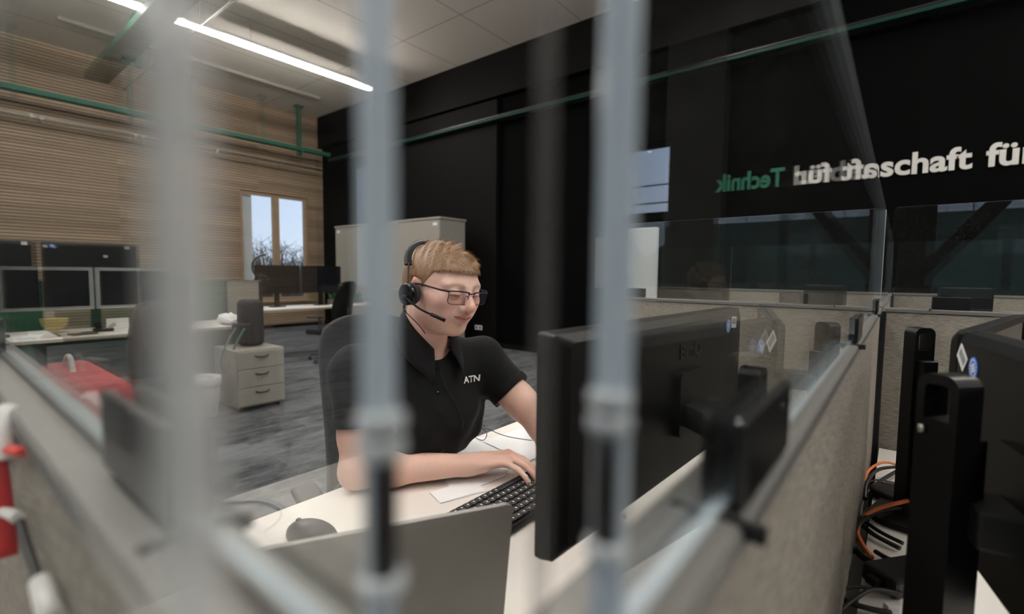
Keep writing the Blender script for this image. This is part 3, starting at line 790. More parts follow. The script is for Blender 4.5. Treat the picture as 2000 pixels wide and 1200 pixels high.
# right cubicle monitors
P0 = Vector((.094, .955)); dr = Vector((.034, -.17)).normalized(); Wn = .50; cR = P0+dr*Wn/2
ang = math.atan2(dr.y, dr.x)     # +x along dr (towards camera); back +y = rot90(dr) = (.98..,.19)?? front is -y
ang += PI                        # flip so that the back faces -X
monitor('near black monitor back at the right picture edge with barcode and round sticker', (cR.x, cR.y, DZ), ang, Wn, .30, 1.195-DZ, stand='column', stand_x=-.0, stand_y=.099, stand_top=1.168-DZ,
        stickers=(('bar', .214, 1.160-DZ, R(-38)), ('dot', .172, 1.152-DZ, R(20))), crz=R(38))
P1 = Vector((.088, .962)); P2 = Vector((.20, 1.44)); d2 = (P2-P1).normalized(); c2 = P1+d2*.26
monitor('second black monitor of the right cubicle, its screen turned towards the camera', (c2.x, c2.y, DZ), math.atan2(d2.y, d2.x), .52, .30, 1.195-DZ, stand='column', stand_x=.135, stand_y=.145, stand_top=1.162-DZ, crz=R(-40))

# left desk: silver framed screens facing the camera
for (y0, y1, lb) in ((.42, .995, 'silver framed monitor with dark screen, left of the two'), (1.01, 1.75, 'silver framed monitor behind the hanging jacket chair, right of the two')):
    monitor(lb, (-5.45, (y0+y1)/2, DZ), R(90), y1-y0, .36, 1.288-DZ, col='silver_plastic', bezel=.028, group='silver framed monitors')
for (y0, y1, lb, st) in ((-.1, .70, 'tall black monitor back above the silver ones, cut by the picture edge', (('bar', .28, 1.47-DZ, 0),)), (.74, 1.50, 'tall black monitor back above the silver ones with sticker and label', (('bar', .33, 1.48-DZ, 0), ('dot', .27, 1.475-DZ, 0), ('bar', -.10, 1.40-DZ, 0)))):
    monitor(lb, (-6.15, (y0+y1)/2, DZ), R(-90), y1-y0, .40, 1.525-DZ, group='black monitors beyond the left desk', stickers=st)
desk('desk beyond the green partition carrying tall black monitors', -6.62, -5.86, -.6, 2.16)
for (y0, y1, lb, st) in ((-.535, .05, 'unseen black monitor added to darken the reflection at the far left edge of the acrylic', (('bar', .22, 1.47-DZ, 0),)), (-1.18, -.56, 'unseen black monitor added to darken the reflection above the silver framed screens', (('bar', .24, 1.465-DZ, 0), ('dot', -.25, 1.46-DZ, 0)))):
    monitor(lb, (-5.42, (y0+y1)/2, DZ), R(-90), y1-y0, .55, 1.49-DZ, group='unseen black monitors darkening the left reflection', stickers=st)  # out-of-view duplicates added so the pane mirrors something dark
monitor('low unseen black monitor added to darken the reflection behind the right silver framed screen', (-5.42, -1.45, DZ), R(-90), .5, .36, 1.29-DZ, group='unseen black monitors darkening the left reflection')  # another unseen dark shape added for the pane to mirror
for k, (y, lb) in enumerate(((3.42, 'dark monitor on the far desk below the wood wall window'), (4.12, 'dark monitor on the far desk left of the cupboard'))):
    monitor(lb, (-7.2, y, DZ), R(90), .66, .42, 1.36-DZ, group='dark monitors on the far desk')

# ================================================================ DESK ITEMS near man
def keyboard(label, loc, rz, L=.44, Wd=.15):
    t = thing('keyboard', label, 'keyboard', loc, rz, 'keyboards')
    bm = nb(); bb(bm, -L/2, L/2, -Wd/2, Wd/2, .001, .014, .004); obj('case', bm, 'plastic_black', t)
    bm = nb(); bp = nb(); pitch = .019; nx = int((L-.02)/pitch)
    for r_ in range(6):
        for c_ in range(nx):
            x = -L/2+.014+pitch*(c_+.5); y = -Wd/2+.018+r_*.0225
            if r_ == 0 and 4 <= c_ <= 9:
                if c_ == 4: box(bm, (x+pitch*2.5, y, .017), (pitch*6-.003, .016, .007), None, .0015, 1)
                continue
            box(bm, (x, y, .017), (.0162, .017, .007), None, .0018, 1)
            box(bp, (x-.002, y+.002, .0206), (.004, .0045, .0003))
    obj('keycaps', bm, 'keycap', t)['kind'] = 'stuff'
    obj('key_legends', bp, 'key_print', t)['kind'] = 'stuff'
    return t
keyboard('black keyboard under the man\'s right hand', (-.665, .835, DZ), R(-90))
def sheets(name, label, pts, z=DZ, n=3, jit=.01, m='paper', group='paper sheets'):
    rr = random.Random(len(label)); bm = nb()
    for k in range(n):
        a = R(rr.uniform(-3, 3)); dx, dy = rr.uniform(-jit, jit), rr.uniform(-jit, jit); cx = sum(p[0] for p in pts)/len(pts); cy = sum(p[1] for p in pts)/len(pts)
        q = [((x-cx)*math.cos(a)-(y-cy)*math.sin(a)+cx+dx, (x-cx)*math.sin(a)+(y-cy)*math.cos(a)+cy+dy) for x, y in pts]
        prism(bm, q, lambda u, v, d: Vector((u, v, z+k*.0009+d+.0002*math.sin(u*40+v*30))), 0, .0005)
    o = obj(name, bm, m); tag(o, label, 'paper', group); return o
sheets('paper_sheet', 'white paper sheets under the man\'s right wrist', [(-1.045, 1.13), (-1.02, .90), (-.81, .80), (-.79, .955), (-.90, 1.19)], n=3)
sheets('paper_sheet', 'white sheet sticking out by the far desk corner near the left elbow', [(-1.0, 1.10), (-.80, 1.06), (-.77, 1.33), (-.99, 1.30)], n=2, z=DZ+.004)
sheets('paper_sheet', 'small folded note with pen marks in front of the right wrist', [(-.86, .765), (-.80, .745), (-.765, .86), (-.83, .885)], n=2, z=DZ+.001)
t = thing('dark_box', 'dark box added to darken the desk at the partition foot before the wide monitor stand', 'dark box', (-.15, .80, DZ))  # box added to darken the desk area behind the wide monitor
bm = nb(); bb(bm, -.045, .06, -.58, -.14, .001, .125, .006); obj('dark_box_body', bm, 'metal_dark', t)
bm = nb(); bb(bm, -.042, .057, -.575, -.145, .1252, .129, .002); obj('dark_box_lid', bm, 'cap_black', t)
# laptop: lid seen from behind
L0 = Vector((-.536, .207)); L1 = Vector((-.379, .492)); dl = (L1-L0).normalized(); cl = (L0+L1)/2
t = thing('laptop', 'open silver laptop whose plain lid faces the camera behind the partition', 'laptop', (cl.x-.03*dl.y*-1*-1, cl.y, DZ), math.atan2(dl.y, dl.x))
# local +x along lid, user side = +y (towards the man)
bm = nb(); box(bm, (0, .13, .010), (.325, .225, .014), None, .004); obj('base', bm, 'laptop_silver', t)
bm = nb(); bb(bm, -.14, .14, .04, .14, .0172, .0185); obj('key_field', bm, 'keycap', t)
tiltq = Matrix.Rotation(R(10), 3, 'X')
bm = nb(); prism(bm, rrect(.325, .225, .010, 5, cy=.1125), lambda u, v, q: Vector((0, .012, .012)) + tiltq @ Vector((u, q, v)), -.006, 0); obj('lid', bm, 'laptop_silver', t)
bm = nb(); prism(bm, rrect(.30, .19, .002, 3, cy=.115), lambda u, v, q: Vector((0, .012, .012)) + tiltq @ Vector((u, q, v)), .0003, .0012); obj('screen', bm, 'screen_off', t)
bm = nb(); tube(bm, [(-.10, .014, .014), (.10, .014, .014)], .005, 8, smooth=False); obj('hinge', bm, 'plastic_black', t)
# mouse
def mouse(label, loc, rz=0, m='plastic_black'):
    bm = nb(); bmesh.ops.create_uvsphere(bm, u_segments=24, v_segments=14, radius=1)
    for v in bm.verts:
        z = max(v.co.z, -.15); v.co = Vector((v.co.x*.058, v.co.y*.033*(1-.12*v.co.x), (z+.15)*.033+.001))
    for f in bm.faces: f.smooth = True
    t = thing('computer_mouse', label, 'mouse', loc, rz, 'computer mice'); obj('shell', bm, m, t)
    bm = nb(); lathe(bm, [(.006, -.003), (.0075, -.002), (.0075, .002), (.006, .003)], (.03, 0, .031), 14, Matrix.Rotation(R(90), 3, 'X')); obj('scroll_wheel', bm, 'metal_dark', t)
    return t
mouse('dark rounded mouse on the white desk left of the laptop', (-.885, .475, DZ), R(200), 'metal_dark')
def cable(label, pts, r=.0028, m='cable_black', group='loose cables', name='cable', cat='cable'):
    bm = nb(); tube(bm, pts, r, 8); o = obj(name, bm, m); tag(o, label, cat, group); return o
def zz(P, z): return [(x, y, z) for x, y in P]
cable('thin black cable ring lying on the camera side desk, mirrored left of the laptop', zz([(-1.19, -.28), (-1.12, -.36), (-1.03, -.37), (-.98, -.31), (-1.0, -.24), (-1.08, -.21), (-1.12, -.1)], DZ+.003))
cable('black cable looping behind the silver laptop lid near the partition', [(-.50, .12, .755), (-.44, .14, .80), (-.36, .17, .84), (-.33, .24, .80), (-.36, .30, .75), (-.30, .34, .745)])
cable('black cable rising diagonally in front of the laptop lid', [(-.46, .11, .75), (-.40, .16, .80), (-.32, .23, .85), (-.29, .25, .84)], .004)
cable('black cable on the desk behind the wide monitor', [(-.25, .30, DZ+.003), (-.21, .45, DZ+.003), (-.24, .60, DZ+.004), (-.18, .80, DZ+.003), (-.2, 1.0, DZ+.003)])
for k in range(5):
    y = .42+.09*k
    cable(['black cable crossing the bright desk strip, nearest the laptop', 'second black cable crossing the bright strip below the wide monitor', 'third black cable crossing the bright strip below the wide monitor', 'fourth black cable crossing the bright strip by the stand foot', 'black cable crossing the desk strip behind the stand foot'][k],
          [(-.34, y+.02, DZ+.004), (-.28, y, DZ+.006), (-.2, y+.01+.01*k, DZ+.004), (-.12, y-.03, DZ+.004)], .0035)
cable('black power lead hanging down behind the wide monitor', [(-.298, 1.04, .93), (-.28, 1.03, .87), (-.27, 1.02, .80), (-.25, 1.0, DZ+.005)], .005)

# ---- right cubicle desk cables
def px(x, y, z=DZ+.004):
    v = mw.to_3x3() @ Vector(((x-1000)/945, -(y-600)/945, -1)); k = (z-H)/v.z; return (v.x*k, v.y*k, z)
def pl(P): return [px(*p) for p in P]
OC = [('orange cable arching to the far monitor stand', 'cable_orange', .0032, [(1690, 952, .757), (1693, 925, .765), (1712, 908, .772), (1735, 904, .77), (1770, 915, .76)]),
      ('orange cable curving in front of the near monitor stand', 'cable_orange', .0044, [(1703, 1090, .746), (1685, 1065, .75), (1674, 1035, .758), (1690, 1008, .768), (1722, 992, .775), (1775, 978, .78)]),
      ('thick grey-black cable bundle bending left of the near orange cable', 'metal_dark', .0058, [(1664, 1075, .75), (1668, 1040, .758), (1680, 1018, .765), (1715, 1000, .765), (1760, 992, .76)]),
      ('black cable arching highest behind the far monitor foot', 'cable_black', .0042, [(1690, 975, .75), (1693, 945, .765), (1715, 918, .775), (1760, 912, .77)]),
      ('black cable running straight to the far stand, upper of two', 'cable_black', .0045, [(1688, 968, .75), (1720, 940, .758), (1762, 915, .765)]),
      ('thin black cable below the far arching cables', 'cable_black', .002, [(1692, 945, .746), (1712, 938, .75), (1750, 944, .746)]),
      ('thin black cable looping to the round foot', 'cable_black', .0022, [(1682, 1010, .748), (1695, 996, .755), (1725, 991, .755), (1762, 998, .75)]),
      ('black cable slanting down right beside the orange cable, upper', 'cable_black', .0040, [(1688, 1018, .748), (1720, 1040, .75), (1764, 1062, .748)]),
      ('black cable slanting down right beside the orange cable, lower', 'cable_black', .0046, [(1684, 1027, .748), (1712, 1048, .75), (1758, 1072, .748)]),
      ('thick black plug lead left of the power brick', 'plastic_black', .0062, [(1668, 1072, .755), (1690, 1092, .757), (1720, 1108, .757), (1745, 1118, .755)]),
      ('short black lead with a plug above the power brick', 'cable_black', .0045, [(1710, 1078, .752), (1735, 1092, .756), (1765, 1100, .752)]),
      ('thin black cable arching over the white desk at the bottom', 'cable_black', .0030, [(1636, 1165, .75), (1650, 1150, .755), (1690, 1148, .758), (1730, 1158, .755), (1765, 1165, .75)]),
      ('black cable sweeping along the bottom edge of the white strip', 'cable_black', .0045, [(1630, 1160, .75), (1660, 1178, .752), (1700, 1190, .752), (1740, 1198, .75)]),
      ('black cable crossing the other cables at the bottom', 'cable_black', .0036, [(1640, 1195, .75), (1668, 1172, .757), (1705, 1152, .762), (1760, 1160, .755)]),
      ('vertical black cable going down the dark gap beside the desk', 'cable_black', .005, [(1690, 960, .75), (1683, 990, .74), (1676, 1030, .73), (1662, 1080, .73)])]
for lb, m, r_, P in OC: cable(lb, [px(*p) for p in P], r_, m, 'cables on the right cubicle desk')
# cable strain relief ring
t = thing('cable_plug', 'round black cable plug lying at the edge of the white strip', 'plug', px(1664, 1078, .752), R(-20))
bm = nb(); lathe(bm, [(.0035, -.012), (.008, -.010), (.010, -.004), (.010, .004), (.007, .006), (.004, .006)], (0, 0, .008), 20, Matrix.Rotation(R(90), 3, 'Y')); obj('plug_body', bm, 'metal_dark', t)
# power brick
c_ = px(1755, 1135, DZ)
t = thing('power_brick', 'grey-black power supply block left of the near monitor stand', 'power supply', (c_[0]+.012, c_[1]-.005, DZ), R(52))
bm = nb(); box(bm, (0, 0, .018), (.13, .062, .033), None, .006); obj('case', bm, 'metal_dark', t)
bm = nb(); box(bm, (-.072, 0, .018), (.02, .02, .014), None, .003); obj('strain_relief', bm, 'plastic_black', t)
t = thing('cable_tag', 'small white cable tag at the bottom of the white strip', 'tag', px(1741, 1188, DZ+.012), R(35))
bm = nb(); box(bm, (0, 0, 0), (.018, .012, .012), None, .001); obj('tag_body', bm, 'white_print', t)
# round charging puck under the far stand
t = thing('conference_puck', 'flat round dark puck on the white strip before the far stand', 'speaker', px(1745, 975, DZ), 0)
bm = nb(); lathe(bm, [(.045, .001), (.047, .006), (.046, .020), (.040, .024), (0, .024)], n=40); obj('puck_body', bm, 'metal_dark', t)

# ================================================================ foreground hanging things (left)
t = thing('red_bag', 'red fabric kit bag hanging behind the left foreground partition', 'bag', (-.95, .16, .985))
bm = nb(); bb(bm, -.24, .05, -.03, .05, -.2, .118, .02, 3); obj('bag_body', bm, 'red_fabric', t)
bm = nb(); bb(bm, -.05, .02, -.032, -.024, .01, .09, .004); obj('pocket', bm, 'red_strap', t)
bm = nb(); tube(bm, [(-.16, 0, .10), (-.155, 0, .125), (-.13, 0, .14), (-.105, 0, .135), (-.09, 0, .11)], .004, 10); obj('carabiner', bm, 'cable_white', t)
t = thing('lanyard', 'red strap with white tips hanging on the camera side of the left partition', 'lanyard', (-.45, .0365, 1.145))
bm = nb(); tube(bm, [(-.10, 0, -.022), (-.03, -.001, .0), (.062, 0, .020)], .0042, 8, flat=(1, .6)); obj('red_tie', bm, 'red_strap', t)
bm = nb(); tube(bm, [(-.012, 0, .032), (-.004, -.002, .022), (.002, -.002, .010), (.004, -.002, .002)], .0058, 10); obj('white_tip', bm, 'cable_white', t)
bm = nb(); tube(bm, [(-.12, 0, .0), (-.085, 0, -.04), (-.06, -.001, -.09)], .008, 8, flat=(1, .35)); obj('dark_red_strap', bm, 'red_fabric', t)
t = thing('charging_cable', 'thin dark cord with white plug running down the left foreground partition', 'cable', (-.42, .0365, 1.112))
bm = nb(); tube(bm, [(-.01, 0, .0), (.03, -.001, -.002), (.07, -.001, -.008), (.10, -.001, -.014)], .0024, 8); obj('lead', bm, 'cable_black', t)
bm = nb(); tube(bm, [(-.13, 0, -.035), (-.05, -.001, -.010), (-.002, -.001, .003)], .0036, 8); obj('white_tie', bm, 'cable_white', t)
bm = nb(); tube(bm, [(.075, -.001, -.006), (.112, -.001, -.010)], [.0046, .0056], 10, smooth=False); obj('plug', bm, 'cable_white', t)

# ================================================================ BACKGROUND THINGS
# tall cupboard
t = thing('cupboard', 'tall beige office cupboard behind the seated man', 'cupboard', (-7.25, 5.6, 0))
bm = nb(); bb(bm, -1.5, 1.5, -.27, .28, .06, 2.13, .004); obj('body', bm, 'cabinet_beige', t)
bm = nb(); bb(bm, -1.52, 1.52, -.30, .29, 2.13, 2.165, .003); obj('top', bm, 'cabinet_beige', t)
bm = nb(); bb(bm, -1.48, 1.48, -.25, .27, .001, .06); obj('plinth', bm, 'cap_black', t)
for k, (a, b) in enumerate(((-1.495, -.003), (.003, 1.495))):
    bm = nb(); bb(bm, a, b, -.292, -.272, .07, 2.12, .003); o = obj('door', bm, 'cabinet_beige', t)
    bm = nb(); xh = b-.05 if k == 0 else a+.05; bb(bm, xh-.008, xh+.008, -.302, -.2925, 1.0, 1.16, .003); obj('handle', bm, 'metal_dark', o)
bm = nb(); bb(bm, -1.44, -1.34, -.2945, -.2925, 2.03, 2.075); o = obj('name_label', bm, 'white_print', t)
bm = nb(); bb(bm, 1.34, 1.44, -.2945, -.2925, 2.03, 2.075); o = obj('name_label', bm, 'white_print', t)
t = thing('low_cupboard', 'low beige cabinet behind the mug, reaching just above the desk', 'cupboard', (-6.3, 5.05, 0))
bm = nb(); bb(bm, -.35, .45, -.2, .2, .05, 1.0, .004); obj('body', bm, 'cabinet_beige', t)
bm = nb(); bb(bm, -.34, .44, -.216, -.201, .07, .98, .003); obj('door', bm, 'cabinet_beige', t)
bm = nb(); bb(bm, -.33, .43, -.19, .19, .001, .05); obj('plinth', bm, 'cap_black', t)
# mug
def mug(name, label, loc, m, r=.042, h=.09, cat='mug', rz=0):
    t = thing(name, label, cat, loc, rz)
    bm = nb(); lathe(bm, [(0, .002), (r*.9, .001), (r, .008), (r, h), (r*.92, h), (r*.9, .012), (0, .01)], n=32); obj('cup', bm, m, t)
    bm = nb(); tube(bm, [(r*.95, 0, h*.8), (r*1.7, 0, h*.75), (r*1.75, 0, h*.4), (r*.95, 0, h*.22)], .006, 8); obj('handle', bm, m, t); return t
mug('mug', 'white mug on the far desk beside the man\'s headset', (-6.80, 4.88, DZ), 'white_paint')
t = thing('bowl', 'yellow footed bowl on the left desk under the silver monitors', 'bowl', (-5.2, .70, DZ))
bm = nb(); lathe(bm, [(.035, .001), (.035, .008), (.015, .02), (.03, .045), (.075, .085), (.085, .13), (.088, .14), (.08, .14), (.07, .09), (.02, .055), (0, .05)], n=36); obj('bowl_body', bm, 'yellow_ceramic', t)
def flat_item(name, label, cat, c, s, m, rz=0, bev=.004, group=None):
    bm = nb(); box(bm, (0, 0, s[2]/2+.001), s, None, bev); o = obj(name, bm, m); o.location = c; o.rotation_euler = (0, 0, rz); tag(o, label, cat, group); return o
sheets('paper_sheet', 'sheets on the left desk in front of the right silver monitor', [(-5.15, 1.0), (-5.0, 1.0), (-5.0, 1.42), (-5.2, 1.4)], n=4)
sheets('paper_sheet', 'white sheets on the left desk nearest its right end', [(-5.2, 1.45), (-5.02, 1.43), (-5.05, 1.72), (-5.22, 1.70)], n=4)
flat_item('flyer', 'white and blue flyer at the left end of the left desk', 'flyer', (-5.12, .38, DZ), (.12, .20, .004), 'paper', R(5), .001)
flat_item('flyer', 'blue flyer beside the white one on the left desk', 'flyer', (-5.10, .53, DZ), (.11, .09, .006), 'blue_print', R(5), .001)
flat_item('notebook', 'dark notebook lying by the yellow bowl', 'notebook', (-5.15, .86, DZ), (.12, .16, .018), 'plastic_black', R(12))
flat_item('notepad', 'grey box of notes under the right silver monitor', 'notes', (-5.2, 1.52, DZ+.004), (.10, .14, .11), 'paper_grey', R(8))
flat_item('sticky_note', 'pale note leaning below the right silver monitor', 'note', (-5.40, 1.14, DZ), (.01, .16, .10), 'paper', R(4), .001)
flat_item('book', 'black folder lying near the mouse on the left desk', 'folder', (-5.12, 1.28, DZ+.005), (.10, .22, .02), 'plastic_black', R(-5))
mouse('black mouse on the left desk right of the flyers', (-5.08, .66, DZ), R(95))
t = thing('tape_dispenser', 'small black tape dispenser on the left desk by the bowl', 'dispenser', (-5.3, 1.02, DZ), R(80))
bm = nb(); bb(bm, -.07, .07, -.03, .03, .001, .03, .006); lathe(bm, [(.018, -.01), (.04, -.01), (.04, .01), (.018, .01)], (-.02, 0, .055), 24, Matrix.Rotation(R(90), 3, 'X')); obj('dispenser_body', bm, 'plastic_black', t)
bm = nb(); box(bm, (.06, 0, .05), (.05, .02, .03), Matrix.Rotation(R(-30), 3, 'Y'), .003); obj('cutter', bm, 'galvanised', t)
t = thing('pouch', 'crumpled black pouch lying at the left end of the left desk', 'pouch', (-5.35, .40, DZ), R(90))
bm = nb(); bmesh.ops.create_uvsphere(bm, u_segments=24, v_segments=12, radius=1)
for v in bm.verts: v.co = Vector((v.co.x*.17, v.co.y*.07, (max(v.co.z, -.3)+.3)*.045*(1+.25*math.sin(v.co.x*9)+.15*math.sin(v.co.y*8+v.co.x*5))+.001))
for f in bm.faces: f.smooth = True
obj('pouch_body', bm, 'chair_fabric', t)
sheets('paper_sheet', 'white sheets on the far desk left of the man', [(-6.95, 3.15), (-6.76, 3.2), (-6.78, 3.55), (-6.98, 3.5)], n=5)
sheets('paper_sheet', 'papers on the far desk before the cupboard', [(-6.98, 4.15), (-6.76, 4.12), (-6.78, 4.5), (-6.98, 4.5)], n=5)
# potted green on the sill side of far desk
t = thing('potted_plant', 'low green plants in a long trough on the far desk', 'plant', (-7.32, 4.62, DZ))
bm = nb(); bb(bm, -.07, .07, -.3, .3, .001, .08, .006); obj('trough', bm, 'cabinet_dark', t)
bm = nb(); rr = random.Random(5)
for k in range(140):
    p = Vector((rr.uniform(-.05, .05), rr.uniform(-.28, .28), .08)); q = p+Vector((rr.uniform(-.06, .06), rr.uniform(-.06, .06), rr.uniform(.03, .12)))
    s = Vector((q-p).cross(Vector((0, 0, 1)))).normalized()*.014
    v = [bm.verts.new(p), bm.verts.new((p+q)/2+s), bm.verts.new(q), bm.verts.new((p+q)/2-s)]; bm.faces.new(v)
mat('leaf', (.05, .18, .04), .6); obj('foliage', bm, 'leaf', t)
# pedestal with drawers
def pedestal(label, x, y, rz):
    t = thing('drawer_pedestal', label, 'drawer unit', (x, y, 0), rz)
    bm = nb(); bb(bm, -.21, .21, -.25, .25, .045, .56, .003); obj('body', bm, 'cabinet_beige', t)
    z = .06
    for hh in (.16, .16, .155):
        bm = nb(); bb(bm, -.205, .205, -.268, -.251, z, z+hh, .003); o = obj('drawer', bm, 'cabinet_beige', t)
        bm = nb(); tube(bm, [(-.06, -.269, z+hh-.04), (-.03, -.285, z+hh-.05), (.03, -.285, z+hh-.05), (.06, -.269, z+hh-.04)], .006, 8); obj('handle', bm, 'metal_dark', o)
        z += hh+.006
    for sx_ in (-.17, .17):
        for sy in (-.2, .2):
            bm = nb(); lathe(bm, [(.02, -.01), (.022, -.006), (.022, .006), (.02, .01)], (sx_, sy, .0235), 16, Matrix.Rotation(R(90), 3, 'Y')); obj('castor', bm, 'plastic_black', t)
    return t
pedestal('beige drawer pedestal on castors at the right end of the left desk', -4.78, 1.98, R(90))
# backpack on pedestal
t = thing('backpack', 'black backpack with green straps standing on the drawer pedestal', 'backpack', (-4.82, 2.02, .562), R(20))
bm = nb(); bb(bm, -.11, .11, -.08, .08, .001, .44, .05, 4); obj('bag_body', bm, 'trousers_cloth', t)
bm = nb(); bb(bm, -.11, .11, -.125, -.08, .03, .22, .02, 3); obj('front_pocket', bm, 'trousers_cloth', t)
for s in (-.05, .06):
    bm = nb(); tube(bm, [(s, -.12, .18), (s+.02, -.24, .05), (s-.01, -.28, -.12), (s+.03, -.28, -.22)], .012, 8, flat=(1, .25)); obj('strap', bm, 'green_fabric', t)
# bin
t = thing('waste_bin', 'round light grey waste bin with liner beside the drawer pedestal', 'bin', (-4.70, 1.55, 0))
bm = nb(); lathe(bm, [(0, .001), (.105, .001), (.112, .01), (.145, .33), (.138, .33), (.105, .015), (0, .012)], n=40); obj('bin_body', bm, 'bin_grey', t)
bm = nb(); lathe(bm, [(.146, .27), (.151, .30), (.150, .345), (.140, .348), (.135, .30)], n=40)
for v in bm.verts: v.co += Vector((math.sin(v.co.z*90+v.co.x*60)*.003, math.cos(v.co.y*70)*.003, 0))
obj('liner', bm, 'white_paint', t)
# crumpled paper / bag on the cream partition
bm = nb(); bmesh.ops.create_icosphere(bm, subdivisions=3, radius=1); rr = random.Random(2)
for v in bm.verts: v.co = Vector((v.co.x*.16*(1+rr.uniform(-.12, .12)), v.co.y*.09, (v.co.z+1)*.05*(1+rr.uniform(-.2, .2))+.003))
o = obj('crumpled_paper', bm, 'paper'); o.location = (-5.2, 1.97, DZ); tag(o, 'crumpled white paper at the right end of the left desk', 'paper')

# ---- office chairs
def office_chair(name, label, loc, rz, jacket=False, seat=.46, bh=.62, bw=.46, cm='chair_fabric', group='office chairs', z_back0=.52):
    """faces local +x"""
    t = thing(name, label, 'chair', loc, rz, group)
    bm = nb(); vs = box(bm, (0, 0, seat-.035), (.48, .48, .08), None, .03, 4)
    for v in vs:
        if v.co.z > seat-.03: v.co.z += -.012*(1-(v.co.y/.24)**2)
    obj('seat', bm, cm, t, smooth=True)
    bm = nb(); nu, nv = 14, 12; F_, B_ = [], []
    for side, lst in ((0, F_), (1, B_)):
        for i in range(nv+1):
            row = []
            for j in range(nu+1):
                u = -1+2*j/nu; v = i/nv
                wd = bw/2*(1-.12*v-.12*(1-v)**2)*(1-.10*max(0, v-.8)**2*25)
                z = z_back0+v*bh; x = -.25-.05*v+.06*math.sin(v*PI*1.1)*0+.05*u*u+(-.045 if side else 0)+.03*math.sin(v*5)
                z -= .04*abs(u)**3*max(0, v-.7)/.3
                row.append(bm.verts.new((x, u*wd, z)))
            lst.append(row)
    for i in range(nv):
        for j in range(nu):
            bm.faces.new((F_[i][j], F_[i][j+1], F_[i+1][j+1], F_[i+1][j])); bm.faces.new((B_[i][j], B_[i+1][j], B_[i+1][j+1], B_[i][j+1]))
    for i in range(nv):
        bm.faces.new((F_[i][0], F_[i+1][0], B_[i+1][0], B_[i][0])); bm.faces.new((F_[i][nu], B_[i][nu], B_[i+1][nu], F_[i+1][nu]))
    for j in range(nu):
        bm.faces.new((F_[0][j], B_[0][j], B_[0][j+1], F_[0][j+1])); bm.faces.new((F_[nv][j], F_[nv][j+1], B_[nv][j+1], B_[nv][j]))
    obj('backrest', bm, cm, t, smooth=True)
    bm = nb(); tube(bm, [(-.12, 0, seat-.07), (-.28, 0, seat-.06), (-.33, 0, seat+.05), (-.32, 0, z_back0+.25)], .022, 8, flat=(1.5, .7)); obj('back_bracket', bm, 'chair_plastic', t)
    for s in (-1, 1):
        bm = nb(); tube(bm, [(-.05, s*.22, seat-.04), (-.06, s*.28, seat+.02), (-.05, s*.28, seat+.17)], .014, 8); box(bm, (.02, s*.28, seat+.185), (.24, .07, .03), None, .012, 3); obj('armrest', bm, 'chair_plastic', t)
    bm = nb(); lathe(bm, [(.03, .09), (.03, .25), (.018, .25), (.018, seat-.07)], n=20); obj('gas_lift', bm, 'metal_dark', t)
    for k in range(5):
        a = 2*PI*k/5+.3
        bm = nb(); tube(bm, [(0, 0, .10), (math.cos(a)*.16, math.sin(a)*.16, .085), (math.cos(a)*.30, math.sin(a)*.30, .072)], [.026, .02, .014], 8); o = obj('leg', bm, 'chair_plastic', t)
        bm = nb(); lathe(bm, [(.022, -.022), (.026, -.016), (.026, .016), (.022, .022)], (math.cos(a)*.30, math.sin(a)*.30, .0275), 16, Matrix.Rotation(a, 3, 'Z') @ Matrix.Rotation(R(90), 3, 'X')); obj('castor', bm, 'plastic_black', o)
    return t
office_chair('office_chair', 'grey office chair the man sits on', (-1.15, .93, 0), R(-15), bh=.60, bw=.40)
office_chair('office_chair', 'office chair under the brown jacket, mirrored in the left acrylic', (-2.02, -.56, 0), R(20), bh=.62, bw=.46)
office_chair('office_chair', 'black office chair at the left desk beside the waste bin', (-4.35, 1.05, 0), R(195), bh=.55, bw=.44, cm='plastic_black')
office_chair('office_chair', 'black office chair at the far desk left of the man', (-6.35, 3.75, 0), R(200), bh=.62, bw=.44, cm='plastic_black')
# jacket draped over chair 2
t = thing('jacket', 'brown jacket draped over an office chair back', 'jacket', (-2.02, -.56, 0), R(20))
bm = nb(); n = 40; rows = []
for i, (z, off, wd) in enumerate([(1.16, 0, .20), (1.155, .05, .235), (1.08, .075, .25), (.95, .085, .262), (.8, .09, .275), (.66, .10, .29), (.56, .10, .30)]):
    row = []
    for j in range(n):
        a = 2*PI*j/n; x = -.31+math.cos(a)*(off+.01)*(1+.1*math.sin(a*7)); y = math.sin(a)*wd*(1+.03*math.sin(a*9+i))
        row.append(bm.verts.new((x, y, z+(.03*math.sin(a*3+1) if i > 4 else 0)-(.05*abs(math.sin(a))**4 if i < 3 else 0))))
    rows.append(row)
for i in range(len(rows)-1):
    for j in range(n): bm.faces.new((rows[i][j], rows[i][(j+1) % n], rows[i+1][(j+1) % n], rows[i+1][j]))
bm.faces.new(rows[0])
o = obj('cloth', bm, 'jacket_brown', t, smooth=True)
m_ = o.modifiers.new('solid', 'SOLIDIFY'); m_.thickness = .006
# hanging headset seen against window (reflection of one hung on a stand) 
t = thing('headset', 'thin black headset hanging from the end of the left desk screen', 'headset', (-4.93, 2.2, 1.18), R(90), 'headsets')
bm = nb(); tube(bm, [(.0, 0, .02), (-.09, 0, .07), (-.10, 0, .17), (-.03, 0, .24), (.03, 0, .25)], .008, 8); obj('headband', bm, 'plastic_black', t)
bm = nb(); box(bm, (.0, 0, .03), (.09, .03, .04), Matrix.Rotation(R(20), 3, 'Y'), .01); obj('ear_cup', bm, 'plastic_black', t)
bm = nb(); bb(bm, -.05, .05, -.03, .03, .001, .012, .003); obj('stand_foot', bm, 'plastic_black', t)
